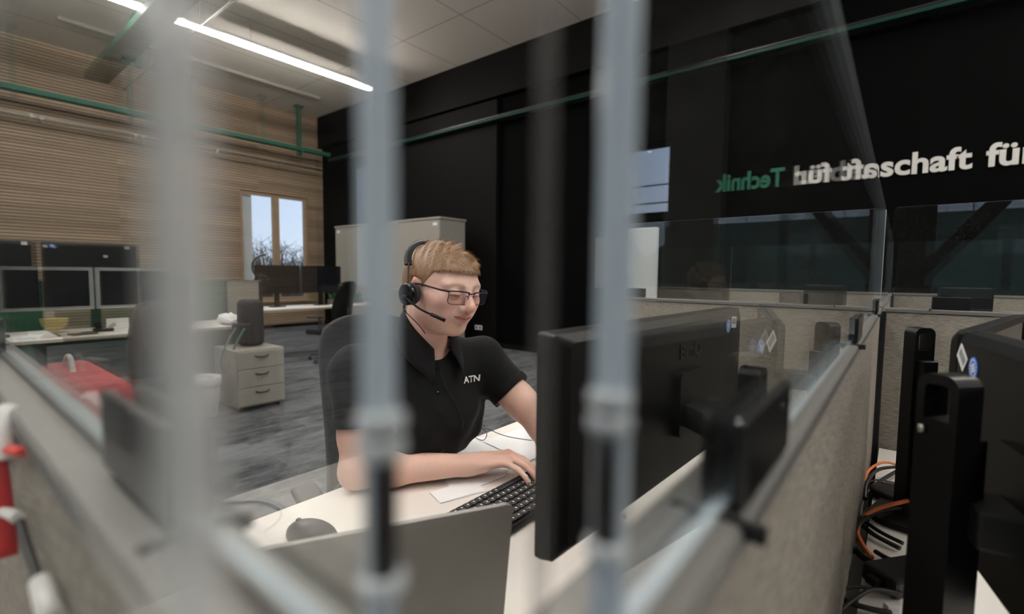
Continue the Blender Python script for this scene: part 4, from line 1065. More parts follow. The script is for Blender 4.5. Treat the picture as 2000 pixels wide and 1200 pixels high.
# wall socket
t = thing('wall_socket', 'white double power socket on the black wall right of the man', 'socket', (-5.72, D-.0935, 0.53))
p = px(0, 0)
def ony(x, y, Y):
    v = mw.to_3x3() @ Vector(((x-1000)/945, -(y-600)/945, -1)); k = Y/v.y; return Vector((v.x*k, Y, v.z*k+H))
q = ony(935, 640, D-.091 if ony(935, 640, D).x < -5.35 else D-.001); t.location = q
for dx in (-.042, .042):
    bm = nb(); box(bm, (dx, -.006, 0), (.08, .012, .08), None, .003); o = obj('plate', bm, 'white_paint', t)
    bm = nb(); lathe(bm, [(.02, -.0005), (.02, .002)], (dx, -.0115, 0), 20, Matrix.Rotation(R(90), 3, 'X')); obj('socket_ring', bm, 'metal_dark', o)
# clutter on rearmost side: boxes
flat_item('tissue_box', 'small dark box with red and white print beyond the far screen', 'box', (.26, 3.45, DZ), (.2, .12, .48), 'plastic_black', R(5))
desk('desk of the rear cubicle left of the far joint', -.95, -.085, 1.93, 3.70)
desk('desk of the rear cubicle right of the far joint', -.028, .80, 1.93, 3.70)
# pale cabinet behind the far-left opening
t = thing('wall_phone_panel', 'pale wall panel with a dark window beside the far partition', 'panel', (-3.35, D-.03, 1.28))
bm = nb(); bb(bm, -.12, .12, -.03, .029, -.2, .52, .005); obj('panel', bm, 'cabinet_dark', t)

# ================================================================ THE MAN  (bodies grown from distance fields)
class Field:
    def __init__(s, lo, hi, h):
        s.lo = np.array(lo, float); s.h = h; s.n = np.ceil((np.array(hi)-s.lo)/h).astype(int)+1
        s.f = np.full(s.n, .06, np.float32)
        s.ax = [(s.lo[i]+h*np.arange(s.n[i])).astype(np.float32) for i in range(3)]
    def blk(s, c, r):
        a = [max(0, int((c[i]-r-s.lo[i])/s.h)) for i in range(3)]; b = [min(int(s.n[i]), int((c[i]+r-s.lo[i])/s.h)+2) for i in range(3)]
        if any(b[i] <= a[i] for i in range(3)): return None, None
        sl = tuple(slice(a[i], b[i]) for i in range(3))
        return sl, (s.ax[0][sl[0]][:, None, None], s.ax[1][sl[1]][None, :, None], s.ax[2][sl[2]][None, None, :])
    def add(s, c, r, fn, k=.01, op='u'):
        sl, P = s.blk(c, r+.05)
        if sl is None: return
        d = fn(*P); a = s.f[sl]
        if op == 'u':
            h = np.clip(.5+.5*(a-d)/k, 0, 1); s.f[sl] = a*(1-h)+d*h-k*h*(1-h)
        elif op == 's':
            h = np.clip(.5-.5*(a+d)/k, 0, 1); s.f[sl] = a*(1-h)-d*h+k*h*(1-h)
        elif op == 'd': s.f[sl] = a+d
        elif op == 'i': s.f[sl] = np.maximum(a, d)
    def capsule(s, a, b, r1, r2=None, k=.012, op='u'):
        a = np.array(a, float); b = np.array(b, float); r2 = r1 if r2 is None else r2; ab = b-a; L2 = float(ab@ab)+1e-12
        def fn(x, y, z):
            px_, py_, pz_ = x-a[0], y-a[1], z-a[2]
            t = np.clip((px_*ab[0]+py_*ab[1]+pz_*ab[2])/L2, 0, 1)
            return np.sqrt((px_-t*ab[0])**2+(py_-t*ab[1])**2+(pz_-t*ab[2])**2)-(r1+(r2-r1)*t)
        s.add((a+b)/2, np.sqrt(L2)/2+max(r1, r2), fn, k, op)
    def ell(s, c, r, rot=None, k=.012, op='u'):
        c = np.array(c, float); r = np.array(r, float); Rm = np.eye(3) if rot is None else np.array(rot)
        def fn(x, y, z):
            p = [x-c[0], y-c[1], z-c[2]]
            q = [(p[0]*Rm[0, i]+p[1]*Rm[1, i]+p[2]*Rm[2, i])/r[i] for i in range(3)]
            k0 = np.sqrt(q[0]**2+q[1]**2+q[2]**2)+1e-9
            k1 = np.sqrt((q[0]/r[0])**2+(q[1]/r[1])**2+(q[2]/r[2])**2)+1e-9
            return k0*(k0-1)/k1
        s.add(c, max(r), fn, k, op)
    def mesh(s):
        f = s.f; ins = f < 0; n = f.shape
        cnt = np.zeros((n[0]-1, n[1]-1, n[2]-1), np.int8)
        for dx in (0, 1):
            for dy in (0, 1):
                for dz in (0, 1): cnt += ins[dx:n[0]-1+dx, dy:n[1]-1+dy, dz:n[2]-1+dz]
        act = (cnt > 0) & (cnt < 8); I = np.argwhere(act); idx = -np.ones(act.shape, np.int32); idx[tuple(I.T)] = np.arange(len(I))
        pos = np.zeros((len(I), 3)); w_ = np.zeros(len(I))
        cor = [(a, b, c) for a in (0, 1) for b in (0, 1) for c in (0, 1)]
        for a in cor:
            for ax in range(3):
                if a[ax]: continue
                b = list(a); b[ax] = 1
                fa = f[I[:, 0]+a[0], I[:, 1]+a[1], I[:, 2]+a[2]]; fb = f[I[:, 0]+b[0], I[:, 1]+b[1], I[:, 2]+b[2]]
                mk = (fa < 0) != (fb < 0); t = np.where(mk, fa/(fa-fb+1e-20), 0)
                for q in range(3): pos[:, q] += np.where(mk, a[q]+(t if q == ax else 0), 0)
                w_ += mk
        V = (I+pos/w_[:, None])*s.h+s.lo
        Fs = []
        for ax in range(3):
            u, v = (ax+1) % 3, (ax+2) % 3
            sl0 = [slice(0, n[i]) for i in range(3)]; sl1 = list(sl0); sl0[ax] = slice(0, n[ax]-1); sl1[ax] = slice(1, n[ax])
            a = ins[tuple(sl0)]; b = ins[tuple(sl1)]; E_ = np.argwhere(a != b)
            ok = (E_[:, u] > 0) & (E_[:, v] > 0) & (E_[:, u] < n[u]-1) & (E_[:, v] < n[v]-1); E_ = E_[ok]
            def cell(du, dv):
                c = E_.copy(); c[:, u] -= du; c[:, v] -= dv; return idx[tuple(c.T)]
            q = np.stack([cell(1, 1), cell(0, 1), cell(0, 0), cell(1, 0)], 1); fl = a[tuple(E_.T)]
            q[~fl] = q[~fl][:, ::-1]; Fs.append(q)
        Fc = np.concatenate(Fs); Fc = Fc[(Fc >= 0).all(1)]
        return V, Fc
def mesh_obj(name, V, Fc, m, parent=None, colfn=None, relax=0):
    if relax:
        E_ = np.concatenate([Fc[:, [0, 1]], Fc[:, [1, 2]], Fc[:, [2, 3]], Fc[:, [3, 0]]])
        for it in range(relax):
            acc = np.zeros_like(V); c = np.zeros(len(V))
            np.add.at(acc, E_[:, 0], V[E_[:, 1]]); np.add.at(acc, E_[:, 1], V[E_[:, 0]]); np.add.at(c, E_[:, 0], 1); np.add.at(c, E_[:, 1], 1)
            V = V*.5+.5*acc/np.maximum(c, 1)[:, None]
    me = bpy.data.meshes.new(name)
    me.vertices.add(len(V)); me.vertices.foreach_set('co', V.astype(np.float32).ravel())
    me.loops.add(len(Fc)*4); me.loops.foreach_set('vertex_index', Fc.ravel().astype(np.int32))
    me.polygons.add(len(Fc)); me.polygons.foreach_set('loop_start', np.arange(len(Fc), dtype=np.int32)*4)
    me.update(calc_edges=True); me.validate()
    me.polygons.foreach_set('use_smooth', np.ones(len(me.polygons), bool))
    me.materials.append(M[m])
    if colfn is not None:
        ca = me.color_attributes.new('Col', 'FLOAT_COLOR', 'POINT'); c = np.ones((len(V), 4), np.float32); c[:, :3] = colfn(V); ca.data.foreach_set('color', c.ravel())
    o = bpy.data.objects.new(name, me); C.objects.link(o)
    if parent: o.parent = parent
    return o
def nz(P, s, seed=0):
    """smooth pseudo noise -1..1"""
    r_ = np.random.RandomState(seed); o = 0
    for k in range(6):
        d = r_.normal(size=3); d /= np.linalg.norm(d); q = s*(1+.35*k)
        o = o+np.sin(P[0]*d[0]*q+P[1]*d[1]*q+P[2]*d[2]*q+r_.uniform(0, 6.28))/(1+.3*k)
    return o/3.2

# head frame: x forward, y the man's left, z up
HC = np.array([-.888, .832, 1.241]); HY = R(-5); HP = R(13); HR = R(-3)
_cy, _sy, _cp, _sp = math.cos(HY), math.sin(HY), math.cos(HP), math.sin(HP)
hx = np.array([_cy*_cp, _sy*_cp, -_sp]); hy = np.array([-_sy, _cy, 0]); hz = np.cross(hx, hy)
hy, hz = hy*math.cos(HR)+hz*math.sin(HR), hz*math.cos(HR)-hy*math.sin(HR)
HM = np.stack([hx, hy, hz], 1)      # columns
def hp(x, y, z): return HC+HM @ np.array([x, y, z])
man = thing('person', 'seated young man in a black polo shirt with headset and glasses, typing', 'person', (0, 0, 0))
# joints
NB = np.array([-.978, .846, 1.082])
RS = np.array([-1.045, .688, 1.022]); LS = np.array([-.925, 1.020, 1.020])
RE = np.array([-1.006, .660, .790]); LE = np.array([-.745, 1.072, .852])
RW = np.array([-.832, .872, .784]); LW = np.array([-.570, .950, .800])
CH = np.array([-1.012, .858, .942]); WA = np.array([-1.165, .885, .74]); PV = np.array([-1.20, .90, .575])
tdir = np.array([.947, -.32, 0]); tsid = np.array([.32, .947, 0])
TR = np.stack([tdir, tsid, np.array([0, 0, 1.])], 1)
def head_field(Fd, k=.010):
    e = lambda c, r, k_=k, op='u': Fd.ell(hp(*c), r, HM, k_, op)
    cap = lambda a, b, r1, r2=None, k_=k, op='u': Fd.capsule(hp(*a), hp(*b), r1, r2, k_, op)
    e((-.018, 0, .018), (.096, .076, .074), .01)                # cranium
    e((.020, 0, .010), (.071, .067, .074), .02)                 # forehead block
    e((.026, 0, -.035), (.064, .060, .072), .02)                # mid face
    e((.024, 0, -.066), (.061, .057, .044), .02)                # jaw
    e((.064, 0, -.092), (.026, .033, .020), .018)               # chin
    for s in (-1, 1):
        e((.050, s*.036, -.038), (.033, .027, .034), .02)      # cheek
        e((.0, s*.052, -.072), (.030, .012, .022), .02)         # jaw angle
        cap((.081, s*.014, .0165), (.070, s*.046, .0150), .010, .008, .018)   # brow
        e((.098, s*.031, -.001), (.011, .0175, .0090), .012, 's')  # eye socket
        e((.0775, s*.031, .0005), (.0152, .0162, .0142), .004)  # eyelids / ball mass
        cap((.0925, s*.018, -.004), (.0895, s*.043, -.004), .0018, .0015, .003)  # lid edge
        cap((.060, s*.054, -.022), (.030, s*.058, -.018), .010, .008, .025)      # cheekbone
    cap((.091, 0, .012), (.111, 0, -.023), .0075, .0105, .010)  # nose bridge
    e((.1110, 0, -.0280), (.0145, .0145, .0125), .006)          # nose tip
    for s in (-1, 1):
        e((.1005, s*.0145, -.0330), (.0110, .0080, .0090), .005)
        e((.1060, s*.0072, -.0418), (.005, .0035, .004), .003, 's')
    e((.086, 0, -.053), (.018, .028, .017), .012)               # muzzle
    cap((.0975, 0, -.041), (.0985, 0, -.049), .0055, .006, .004)
    # lips (slightly open smile, corners up)
    for s in (-1, 1):
        cap((.1015, s*.003, -.0535), (.0870, s*.0265, -.0530), .0046, .0026, .004)
        cap((.0990, s*.001, -.0640), (.0860, s*.0240, -.0570), .0052, .0028, .005)
        cap((.105, 0, -.0585), (.0880, s*.029, -.0540), .0014, .0011, .002, 's')
    cap((.096, 0, -.074), (.094, 0, -.074), .003, .003, .01, 's')
    for s in (-1, 1):                                           # ears
        e((-.010, s*.0785, -.018), (.017, .0065, .031), .006)
        e((-.002, s*.0830, -.018), (.0095, .0045, .020), .004, 's')
        e((-.003, s*.078, -.042), (.008, .006, .010), .005)
    Fd.capsule(hp(-.042, 0, -.035), NB+np.array([-.012, 0, -.02]), .051, .058, .02)     # neck
    Fd.capsule(hp(.000, 0, -.070), NB+np.array([.025, -.005, .0]), .034, .042, .02)
def hand(Fd, Wr, K, fdir, side, curl=1.0):
    """Wr wrist, K knuckle centre, fdir finger dir (horizontal), side=+1: thumb on the left of pointing direction"""
    d = K-Wr; d /= np.linalg.norm(d); up = np.array([0, 0, 1.]); lat = np.cross(up, d); lat /= np.linalg.norm(lat); lat = lat*side
    nrm = np.cross(d, lat)*side
    k0 = .007
    Rm = np.stack([d, lat, nrm], 1)
    Fd.capsule(Wr-d*.01, Wr+d*.03, .0265, .027, .012)
    Fd.ell(Wr+d*.052+lat*.002, (.052, .038, .0155), Rm, .014)
    Fd.ell(Wr+d*.035+lat*.022-nrm*.004, (.030, .017, .016), Rm, .012)
    fl = np.cross(up, fdir); fl /= np.linalg.norm(fl); fl = fl*side
    tips = []
    for j, (o, L_, r_, dz, sp) in enumerate(((.030, .94, .0088, .000, .10), (.010, 1.03, .0090, .004, .02), (-.010, .97, .0086, .002, -.06), (-.029, .78, .0078, -.005, -.16))):
        b = K+lat*o+nrm*(dz)+d*(-.004 if j == 3 else .002)-d*abs(o-.005)*.15
        fd = fdir+fl*sp; fd /= np.linalg.norm(fd)
        Fd.capsule(Wr+d*.045+lat*o*.7+nrm*.004, b, .0095, r_+.0012, .009)
        p = b; ang_ = [-8-10*curl, -40*curl, -62*curl]; ls = [.044*L_, .027*L_, .021*L_]
        for q in range(3):
            a = R(ang_[q]); v = fd*math.cos(a)+up*math.sin(a); e_ = p+v*ls[q]
            Fd.capsule(p, e_, r_-.0006*q, r_-.0006*(q+1), .0035 if q else .006); p = e_
        tips.append((p, v, r_))
    b = Wr+d*.030+lat*.034-nrm*.006; td = d*.72+lat*.45-up*.25; td /= np.linalg.norm(td)
    Fd.capsule(Wr+d*.012+lat*.016, b, .014, .013, .012)
    p = b+td*.034; Fd.capsule(b, p, .0125, .0105, .008); td2 = d*.95+lat*.05-up*.25; td2 /= np.linalg.norm(td2)
    Fd.capsule(p, p+td2*.028, .0105, .0085, .004)
    return tips
body = Field((-1.36, .50, .45), (-.46, 1.20, 1.40), .0026)
B = body
head_field(B)
# torso under the shirt
B.ell(CH, (.098, .155, .135), TR, .04); B.ell(WA, (.100, .135, .14), TR, .05); B.ell(PV, (.115, .16, .11), TR, .05)
B.capsule(NB+np.array([-.02, 0, -.03]), RS, .052, .050, .04); B.capsule(NB+np.array([-.02, 0, -.03]), LS, .052, .050, .04)
for S_, E_, W_ in ((RS, RE, RW), (LS, LE, LW)):
    B.capsule(S_, S_*.35+E_*.65, .050, .0445, .02); B.capsule(S_*.4+E_*.6, E_, .044, .040, .02)
    m_ = E_*.68+W_*.32
    B.capsule(E_, m_, .0415, .0415, .02); B.capsule(m_, W_, .0405, .0255, .015)
    dd = (E_-W_)/np.linalg.norm(E_-W_); B.ell(E_+dd*.006+np.array([0, 0, -.006]), (.034, .036, .034), None, .015)
fd_r = np.array([.965, .262, 0]); KR = np.array([-.760, .945, .800])
tipsR = hand(B, RW, KR, fd_r, 1, .85)
fd_l = np.array([.90, -.43, 0]); KL = np.array([-.492, .893, .803])
tipsL = hand(B, LW, KL, fd_l, -1, .8)
# flatten where skin rests on desk / keyboard
_sl, _P = B.blk(RE, .5)
B.add((-.85, .85, .76), .45, lambda x, y, z: (DZ+.0015)-z+0*x+0*y, .004, 'i')
Vb, Fb = B.mesh()
LIPN = [hp(.100, 0, -.061), hp(.098, 0, -.072)]
def skin_col(V):
    q = (V-HC) @ HM; x, y, z = q[:, 0], q[:, 1], q[:, 2]
    P = (V[:, 0], V[:, 1], V[:, 2]); base = np.array([.76, .50, .41]); c = np.tile(base, (len(V), 1))
    n1 = nz(P, 60, 1)[:, None]; n2 = nz(P, 220, 2)[:, None]
    c = c*(1+.05*n1+.03*n2)
    def mask(cx, cy, cz, r, soft=.5):
        d = np.sqrt(((x-cx)/r[0])**2+((y-cy)/r[1])**2+((z-cz)/r[2])**2); return np.clip((1-d)/soft, 0, 1)[:, None]
    red = np.array([.62, .23, .17])
    for s in (-1, 1):
        c = c*(1-.35*mask(.06, s*.04, -.03, (.05, .035, .03)))+red*.35*mask(.06, s*.04, -.03, (.05, .035, .03))
        c = c*(1-.6*mask(-.005, s*.085, -.014, (.025, .02, .04)))+red*.6*mask(-.005, s*.085, -.014, (.025, .02, .04))
    mk = .45*mask(.112, 0, -.029, (.022, .02, .02)); c = c*(1-mk)+red*mk
    # lips
    lipm = np.clip(1-((y/.0285)**2+((z+.0583-.10*np.abs(y))/.0088)**2), 0, 1)*(x > .082)
    lipm = np.clip(lipm*3.0, 0, 1)[:, None]; c = c*(1-lipm*.85)+np.array([.55, .18, .16])*lipm*.85
    gap = (np.exp(-((z+.0585-(np.abs(y)*.15))/.0016)**2)*(np.abs(y) < .027)*(x > .086))[:, None]; c = c*(1-.85*gap)+np.array([.10, .02, .02])*.85*gap
    # stubble on jaw, chin, upper lip
    st = np.clip((-.052-z)/.03, 0, 1)*(z > -.125)*np.clip((x+.015)/.02, 0, 1); st = (st*(1-lipm[:, 0])*(.55+.45*nz(P, 900, 5)))[:, None]*.46
    ul = (np.exp(-((z+.0455)/.005)**2)*(np.abs(y) < .026)*(x > .085))[:, None]*.25*(1-lipm)
    c = c*(1-st-ul)+np.array([.36, .17, .085])*(st+ul)
    # eyebrows
    for s in (-1, 1):
        yy = y*s; eb = np.exp(-((z-(.0165+.004*np.sin((yy-.012)/.035*3.1)))/.0034)**2)*np.clip((yy-.010)/.004, 0, 1)*np.clip((.052-yy)/.010, 0, 1)*(x > .05)
        eb = (eb*(.75+.25*nz(P, 1200, 8)))[:, None]*.75; c = c*(1-eb)+np.array([.30, .17, .085])*eb
        ls = np.exp(-((z+.0045)/.0022)**2)*np.clip((yy-.016)/.003, 0, 1)*np.clip((.046-yy)/.003, 0, 1)*(x > .075); ls = ls[:, None]*.9
        c = c*(1-ls)+np.array([.12, .06, .04])*ls
    # knuckles, elbow reddish
    for p, r_ in ((KR, .03), (RE, .05), (KL, .03), (LE, .05)):
        d = np.linalg.norm(V-p, axis=1); k_ = (np.clip(1-d/r_, 0, 1)*.45)[:, None]; c = c*(1-k_)+red*k_
    return np.clip(c, 0, 1)
ob = mesh_obj('body', Vb, Fb, 'skin', man, skin_col, relax=2)
# nails
for tips in (tipsR, tipsL):
    for p, v, r_ in tips:
        bm = nb(); v_ = Vector(v); s_ = v_.cross(Vector((0, 0, 1))).normalized(); n_ = s_.cross(v_); c0 = Vector(p)-v_*.004+n_*(r_*.72)
        bmesh.ops.create_uvsphere(bm, u_segments=12, v_segments=8, radius=1)
        rm = Matrix((v_*.0058, s_*.0046, n_*.0016)).transposed()
        for q in bm.verts: q.co = c0+rm @ q.co
        for f in bm.faces: f.smooth = True
        mat('nail', (.72, .47, .40), .25); obj('fingernail', bm, 'nail', man)
# eyes (looking down at the screen)
for s in (-1, 1):
    bm = nb(); c0 = Vector(hp(.0782, s*.031, .0002)); bmesh.ops.create_uvsphere(bm, u_segments=24, v_segments=16, radius=.0138)
    for q in bm.verts: q.co += c0
    for f in bm.faces: f.smooth = True
# ---- shirt
S = Field((-1.40, .50, .48), (-.74, 1.22, 1.16), .0032)
S.ell(CH, (.122, .180, .150), TR, .04); S.ell(CH+np.array([.02, -.005, -.07]), (.118, .165, .12), TR, .05)
S.ell(WA, (.122, .155, .15), TR, .05); S.ell(PV, (.130, .172, .11), TR, .05)
S.capsule(NB+np.array([-.03, 0, -.045]), RS, .064, .062, .05); S.capsule(NB+np.array([-.03, 0, -.045]), LS, .064, .062, .05)
for S_, E_, fr in ((RS, RE, .56), (LS, LE, .48)):
    e_ = S_*(1-fr)+E_*fr
    S.capsule(S_, e_, .062, .060, .03)
    d = (E_-S_); d /= np.linalg.norm(d)
    # cut hem flat
    S.add(e_, .085, lambda x, y, z, e_=e_, d=d: np.where(np.sqrt((x-e_[0])**2+(y-e_[1])**2+(z-e_[2])**2) < .10, (x-e_[0])*d[0]+(y-e_[1])*d[1]+(z-e_[2])*d[2], -1), .004, 'i')
# neck opening
S.capsule(NB+np.array([.020, .004, -.004]), NB+np.array([.004, 0, .12]), .050, .070, .006, 's')
S.capsule(NB+np.array([.088, .008, -.022]), NB+np.array([.080, .004, .03]), .008, .034, .010, 's')
# folds
def folds(x, y, z):
    a = np.sin(x*40+z*62+3*np.sin(y*16)); b = np.sin(y*58-z*36+2.4*np.sin(x*19)+1); c = np.sin(z*88+y*20+2*np.sin(x*24+y*9))
    low = np.clip((.93-z)/.15, 0, 1)
    return (.0032*a*(.45+low)+.0028*b*(.6+low)+.0036*c*low).astype(np.float32)
S.add(CH, .6, folds, 0, 'd')
Vs, Fs_ = S.mesh(); mesh_obj('polo_shirt', Vs, Fs_, 'shirt_cotton', man, None, relax=1)
# sleeve hem stitching rings
for S_, E_, fr in ((RS, RE, .56), (LS, LE, .48)):
    e_ = Vector(S_*(1-fr)+E_*fr); d = Vector(E_-S_).normalized(); u = d.orthogonal().normalized(); v = d.cross(u); bm = nb()
    rg = []
    for kk, off in enumerate((.0, -.022)):
        pass
    for off, rr_ in ((.0005, .0600), (-.004, .0618), (-.020, .0622), (-.0215, .0612)):
        rg.append([bm.verts.new(e_+d*off+(u*math.cos(2*PI*j/36)+v*math.sin(2*PI*j/36))*(rr_+.0012*math.sin(j*1.3))) for j in range(36)])
    for i in range(3):
        for j in range(36): bm.faces.new((rg[i][j], rg[i][(j+1) % 36], rg[i+1][(j+1) % 36], rg[i+1][j]))
    obj('sleeve_cuff', bm, 'shirt_cotton', man, smooth=True)
# collar: band round the neck with two leaves
bm = nb(); n = 48; rows = []
def cpt(a, t):
    # a 0..1 round the neck from left front, over the back, to right front ; t 0 band top .. 1 leaf edge
    th = (-1+2*a)*PI*.90       # 0 = back
    dirv = np.array([-math.cos(th-.20), math.sin(th-.20), 0.0]); dirw = TR @ dirv
    front = max(0, (abs(th)/PI-.45)/.45)
    r0 = .060+.012*front; top = NB+np.array([.008+.002*front, 0, .088-.090*front**1.2]); p = top+dirw*np.array([1, 1, 1])*r0
    drop = .080+.004*front**2; outw = .020+.016*front
    q = p+dirw*(outw*math.sin(t*PI*.5))+np.array([0, 0, -drop*t+.006*math.sin(t*PI)])
    if front > .8: q = q+(TR @ np.array([.0, math.copysign(1, th)*.012*(front-.8)/.2*t, 0]))*1.0
    return q
for k in range(7):
    rows.append([bm.verts.new(cpt(j/n, k/6)) for j in range(n+1)])
for i in range(6):
    for j in range(n): bm.faces.new((rows[i][j], rows[i][j+1], rows[i+1][j+1], rows[i+1][j]))
o = obj('collar', bm, 'shirt_cotton', man, smooth=True); m_ = o.modifiers.new('solid', 'SOLIDIFY'); m_.thickness = .003; m_.offset = -1
# helper: drop a point onto the shirt surface along -direction
from mathutils.bvhtree import BVHTree
shirt_bvh = BVHTree.FromPolygons([tuple(v) for v in Vs], [tuple(f) for f in Fs_.tolist()])
def on_shirt(p, d=None, off=.0015):
    d = Vector(-tdir) if d is None else Vector(d)
    h_ = shirt_bvh.ray_cast(Vector(p)-d*.4, d)
    if h_[0] is None: return None, None
    n_ = h_[1] if h_[1].dot(d) < 0 else -h_[1]
    return h_[0]+n_*off, n_
# placket strip
bm = nb(); rows = []
for i in range(16):
    z = 1.045-i*.0085; c0 = NB+tdir*.05; row = []
    for s in (-1, -.3, .3, 1):
        p, n_ = on_shirt((c0[0]+tsid[0]*s*.014, c0[1]+tsid[1]*s*.014, z), None, .0008 if abs(s) == 1 else .0022)
        row.append(p)
    if all(q is not None for q in row) and (not rows or (row[0]-rows[-1][0]).length < .03): rows.append(row)
R_ = [[bm.verts.new(q) for q in row] for row in rows]
for i in range(len(R_)-1):
    for j in range(3): bm.faces.new((R_[i][j], R_[i][j+1], R_[i+1][j+1], R_[i+1][j]))
obj('placket', bm, 'shirt_cotton', man, smooth=True)
for i in (2, 9):
    if i < len(rows):
        p = (rows[i][1]+rows[i][2])/2; bm = nb(); nn = Vector(tdir); lathe(bm, [(.0055, 0), (.0055, .002), (0, .0022)], p, 16, nn.to_track_quat('Z', 'Y').to_matrix()); obj('button', bm, 'plastic_gloss', man)
# chest letters wrapped on the shirt
cm = ray_dir = None
def pix_ray(x, y): return mw.to_3x3() @ Vector(((x-1000)/945, -(y-600)/945, -1))
tx = text('chest_letters', 'ATN', .024, 'white_print', None, (0, 0, 0), Matrix.Identity(3).to_quaternion(), .0, .0007, 'LEFT', 1.12, 'white embroidered letters')
o = tx; co = [v.co.copy() for v in o.data.vertices]; x0 = min(c.x for c in co)
dN = pix_ray(917, 741).normalized(); hN = shirt_bvh.ray_cast(Vector((0, 0, H)), dN)
if hN[0] is not None:
    nn = hN[1] if hN[1].dot(dN) < 0 else -hN[1]
    ux = Vector(tsid); ux = (ux-nn*ux.dot(nn)).normalized(); uz = nn.cross(ux); uz = uz if uz.z > 0 else -uz
    org = hN[0]-ux*.023-uz*.008
    for v, c in zip(o.data.vertices, co):
        p = org+ux*(c.x-x0)+uz*c.y; h_ = shirt_bvh.ray_cast(p+nn*.06, -nn, .15)
        v.co = (h_[0] if h_[0] is not None else p)+nn*.0016
o.parent = man
# trousers and shoes (under the desk)
T = Field((-1.40, .55, -.01), (-.55, 1.25, .70), .008)
T.ell(PV, (.138, .18, .115), TR, .04)
for s, (kx, ky), (fx, fy) in ((-1, (-.80, .74), (-.83, .72)), (1, (-.76, 1.03), (-.79, 1.05))):
    hpj = PV+tsid*s*.09+np.array([0, 0, -.02]); kn = np.array([kx, ky, .52]); an = np.array([fx, fy, .10])
    T.capsule(hpj, kn, .085, .062, .03); T.capsule(kn, an, .060, .045, .02)
Vt, Ft = T.mesh(); mesh_obj('trousers', Vt, Ft, 'trousers_cloth', man, None, 1)
for (fx, fy) in ((-.83, .72), (-.79, 1.05)):
    T = Field((fx-.12, fy-.1, -.004), (fx+.26, fy+.1, .16), .005); T.ell((fx+.07, fy, .03), (.14, .047, .035), None, .01); T.ell((fx, fy, .07), (.055, .042, .06), None, .03)
    T.add((fx, fy, 0), .4, lambda x, y, z: .002-z+0*x+0*y, .004, 'i'); Vt, Ft = T.mesh(); mesh_obj('shoe', Vt, Ft, 'shoe_leather', man, None, 1)

# ---- hair : close cap + short strands
HF = Field((-1.10, .68, 1.10), (-.74, .98, 1.44), .0026)
he = lambda c, r, k_, op='u': HF.ell(hp(*c), r, HM, k_, op)
he((-.018, 0, .018), (.1020, .0805, .0795), .01); he((.022, 0, .030), (.0755, .0710, .060), .008); he((-.010, 0, .045), (.082, .060, .056), .02); he((.022, 0, .062), (.047, .052, .028), .018)
he((-.055, 0, -.010), (.062, .070, .062), .02)
def in_head(x, y, z):
    p = (x-HC[0], y-HC[1], z-HC[2]); return tuple(p[0]*HM[0, i]+p[1]*HM[1, i]+p[2]*HM[2, i] for i in range(3))
def hair_cut(x, y, z):
    X, Y, Z = in_head(x, y, z); ay = np.abs(Y)
    # hairline: keep above this height, depending on how far forward
    line = np.where(X > .040, .041+(X-.040)*.30-(ay-.04)*.1, np.where(X > .010, -.014+(X-.010)*1.83, np.where(X > -.028, .012, -.060+np.clip(-X-.028, 0, .06)*-.2)))
    side = np.clip((ay-.035)/.03, 0, 1)
    line = np.where(X > .010, line*side+(.045+(X-.05)*.20)*(1-side), line)
    return (line-Z)
def hair_noise(x, y, z):
    X, Y, Z = in_head(x, y, z); return (.0036*np.sin(Y*150+X*110+2.2*np.sin(X*60+Y*40))*np.clip((Z-.062)/.030, 0, 1)+.0015*np.clip((Z-.045)/.03, 0, 1)*np.sin(X*260+Y*120+Z*90)).astype(np.float32)
HF.add(HC, .2, hair_noise, 0, 'd')
HF.add(HC, .2, hair_cut, .003, 'i')
Vh, Fh = HF.mesh()
def hair_col(V):
    P = (V[:, 0], V[:, 1], V[:, 2]); q = (V-HC) @ HM
    n_ = (.5+.5*nz(P, 300, 11))[:, None]; c = np.array([.17, .090, .042])*(1-n_)+np.array([.34, .20, .105])*n_
    return c
hc = mesh_obj('hair', Vh, Fh, 'hair_strands', man, hair_col, 1)
# strands joined into the same part
rs = np.random.RandomState(4); me = hc.data; me.calc_loop_triangles()
area_f = np.array([p.area for p in me.polygons]); ids = rs.choice(len(area_f), 14000, p=area_f/area_f.sum())
sv, sf, sc = [], [], []
for i_ in ids:
    p_ = me.polygons[i_]; c0 = np.array(p_.center); n_ = np.array(p_.normal); q = (c0-HC) @ HM
    if ((n_ @ HM)[2] < -.5): continue
    topness = np.clip((q[2]-.03)/.06, 0, 1)
    # combing direction in head frame: forward and to his left side on top, down/back on the sides
    cd = np.array([.8, .55*np.sign(.3)+.2*rs.randn(), .15])*topness+np.array([.25, 0, -1.])*(1-topness)+.16*rs.randn(3)
    cd = HM @ cd; t_ = cd-n_*(cd @ n_); t_ /= np.linalg.norm(t_)+1e-9
    L_ = (.007+.013*topness)*rs.uniform(.7, 1.2); lift = .06+.22*topness*rs.uniform(.2, 1)
    w_ = np.cross(n_, t_)*.00045
    b0 = c0-n_*.001; b1 = b0+t_*L_*.5+n_*L_*lift*.6; b2 = b0+t_*L_+n_*L_*lift*.75
    k_ = len(sv); sv += [b0-w_, b0+w_, b1-w_*.8, b1+w_*.8, b2]; sf += [(k_, k_+1, k_+3, k_+2)]; sf += [(k_+2, k_+3, k_+4)]
    g = rs.uniform(0, 1); col_ = np.array([.19, .10, .048])*(1-g)+np.array([.44, .275, .15])*g; sc += [col_]*5
bm = nb(); bm.from_mesh(me); cl_ = bm.verts.layers.float_color.get('Col')
vv = [bm.verts.new(v) for v in sv]
for v, c in zip(vv, sc): v[cl_] = (*c, 1)
for f in sf:
    q = bm.faces.new([vv[i] for i in f]); q.smooth = True
bm.to_mesh(me); bm.free()
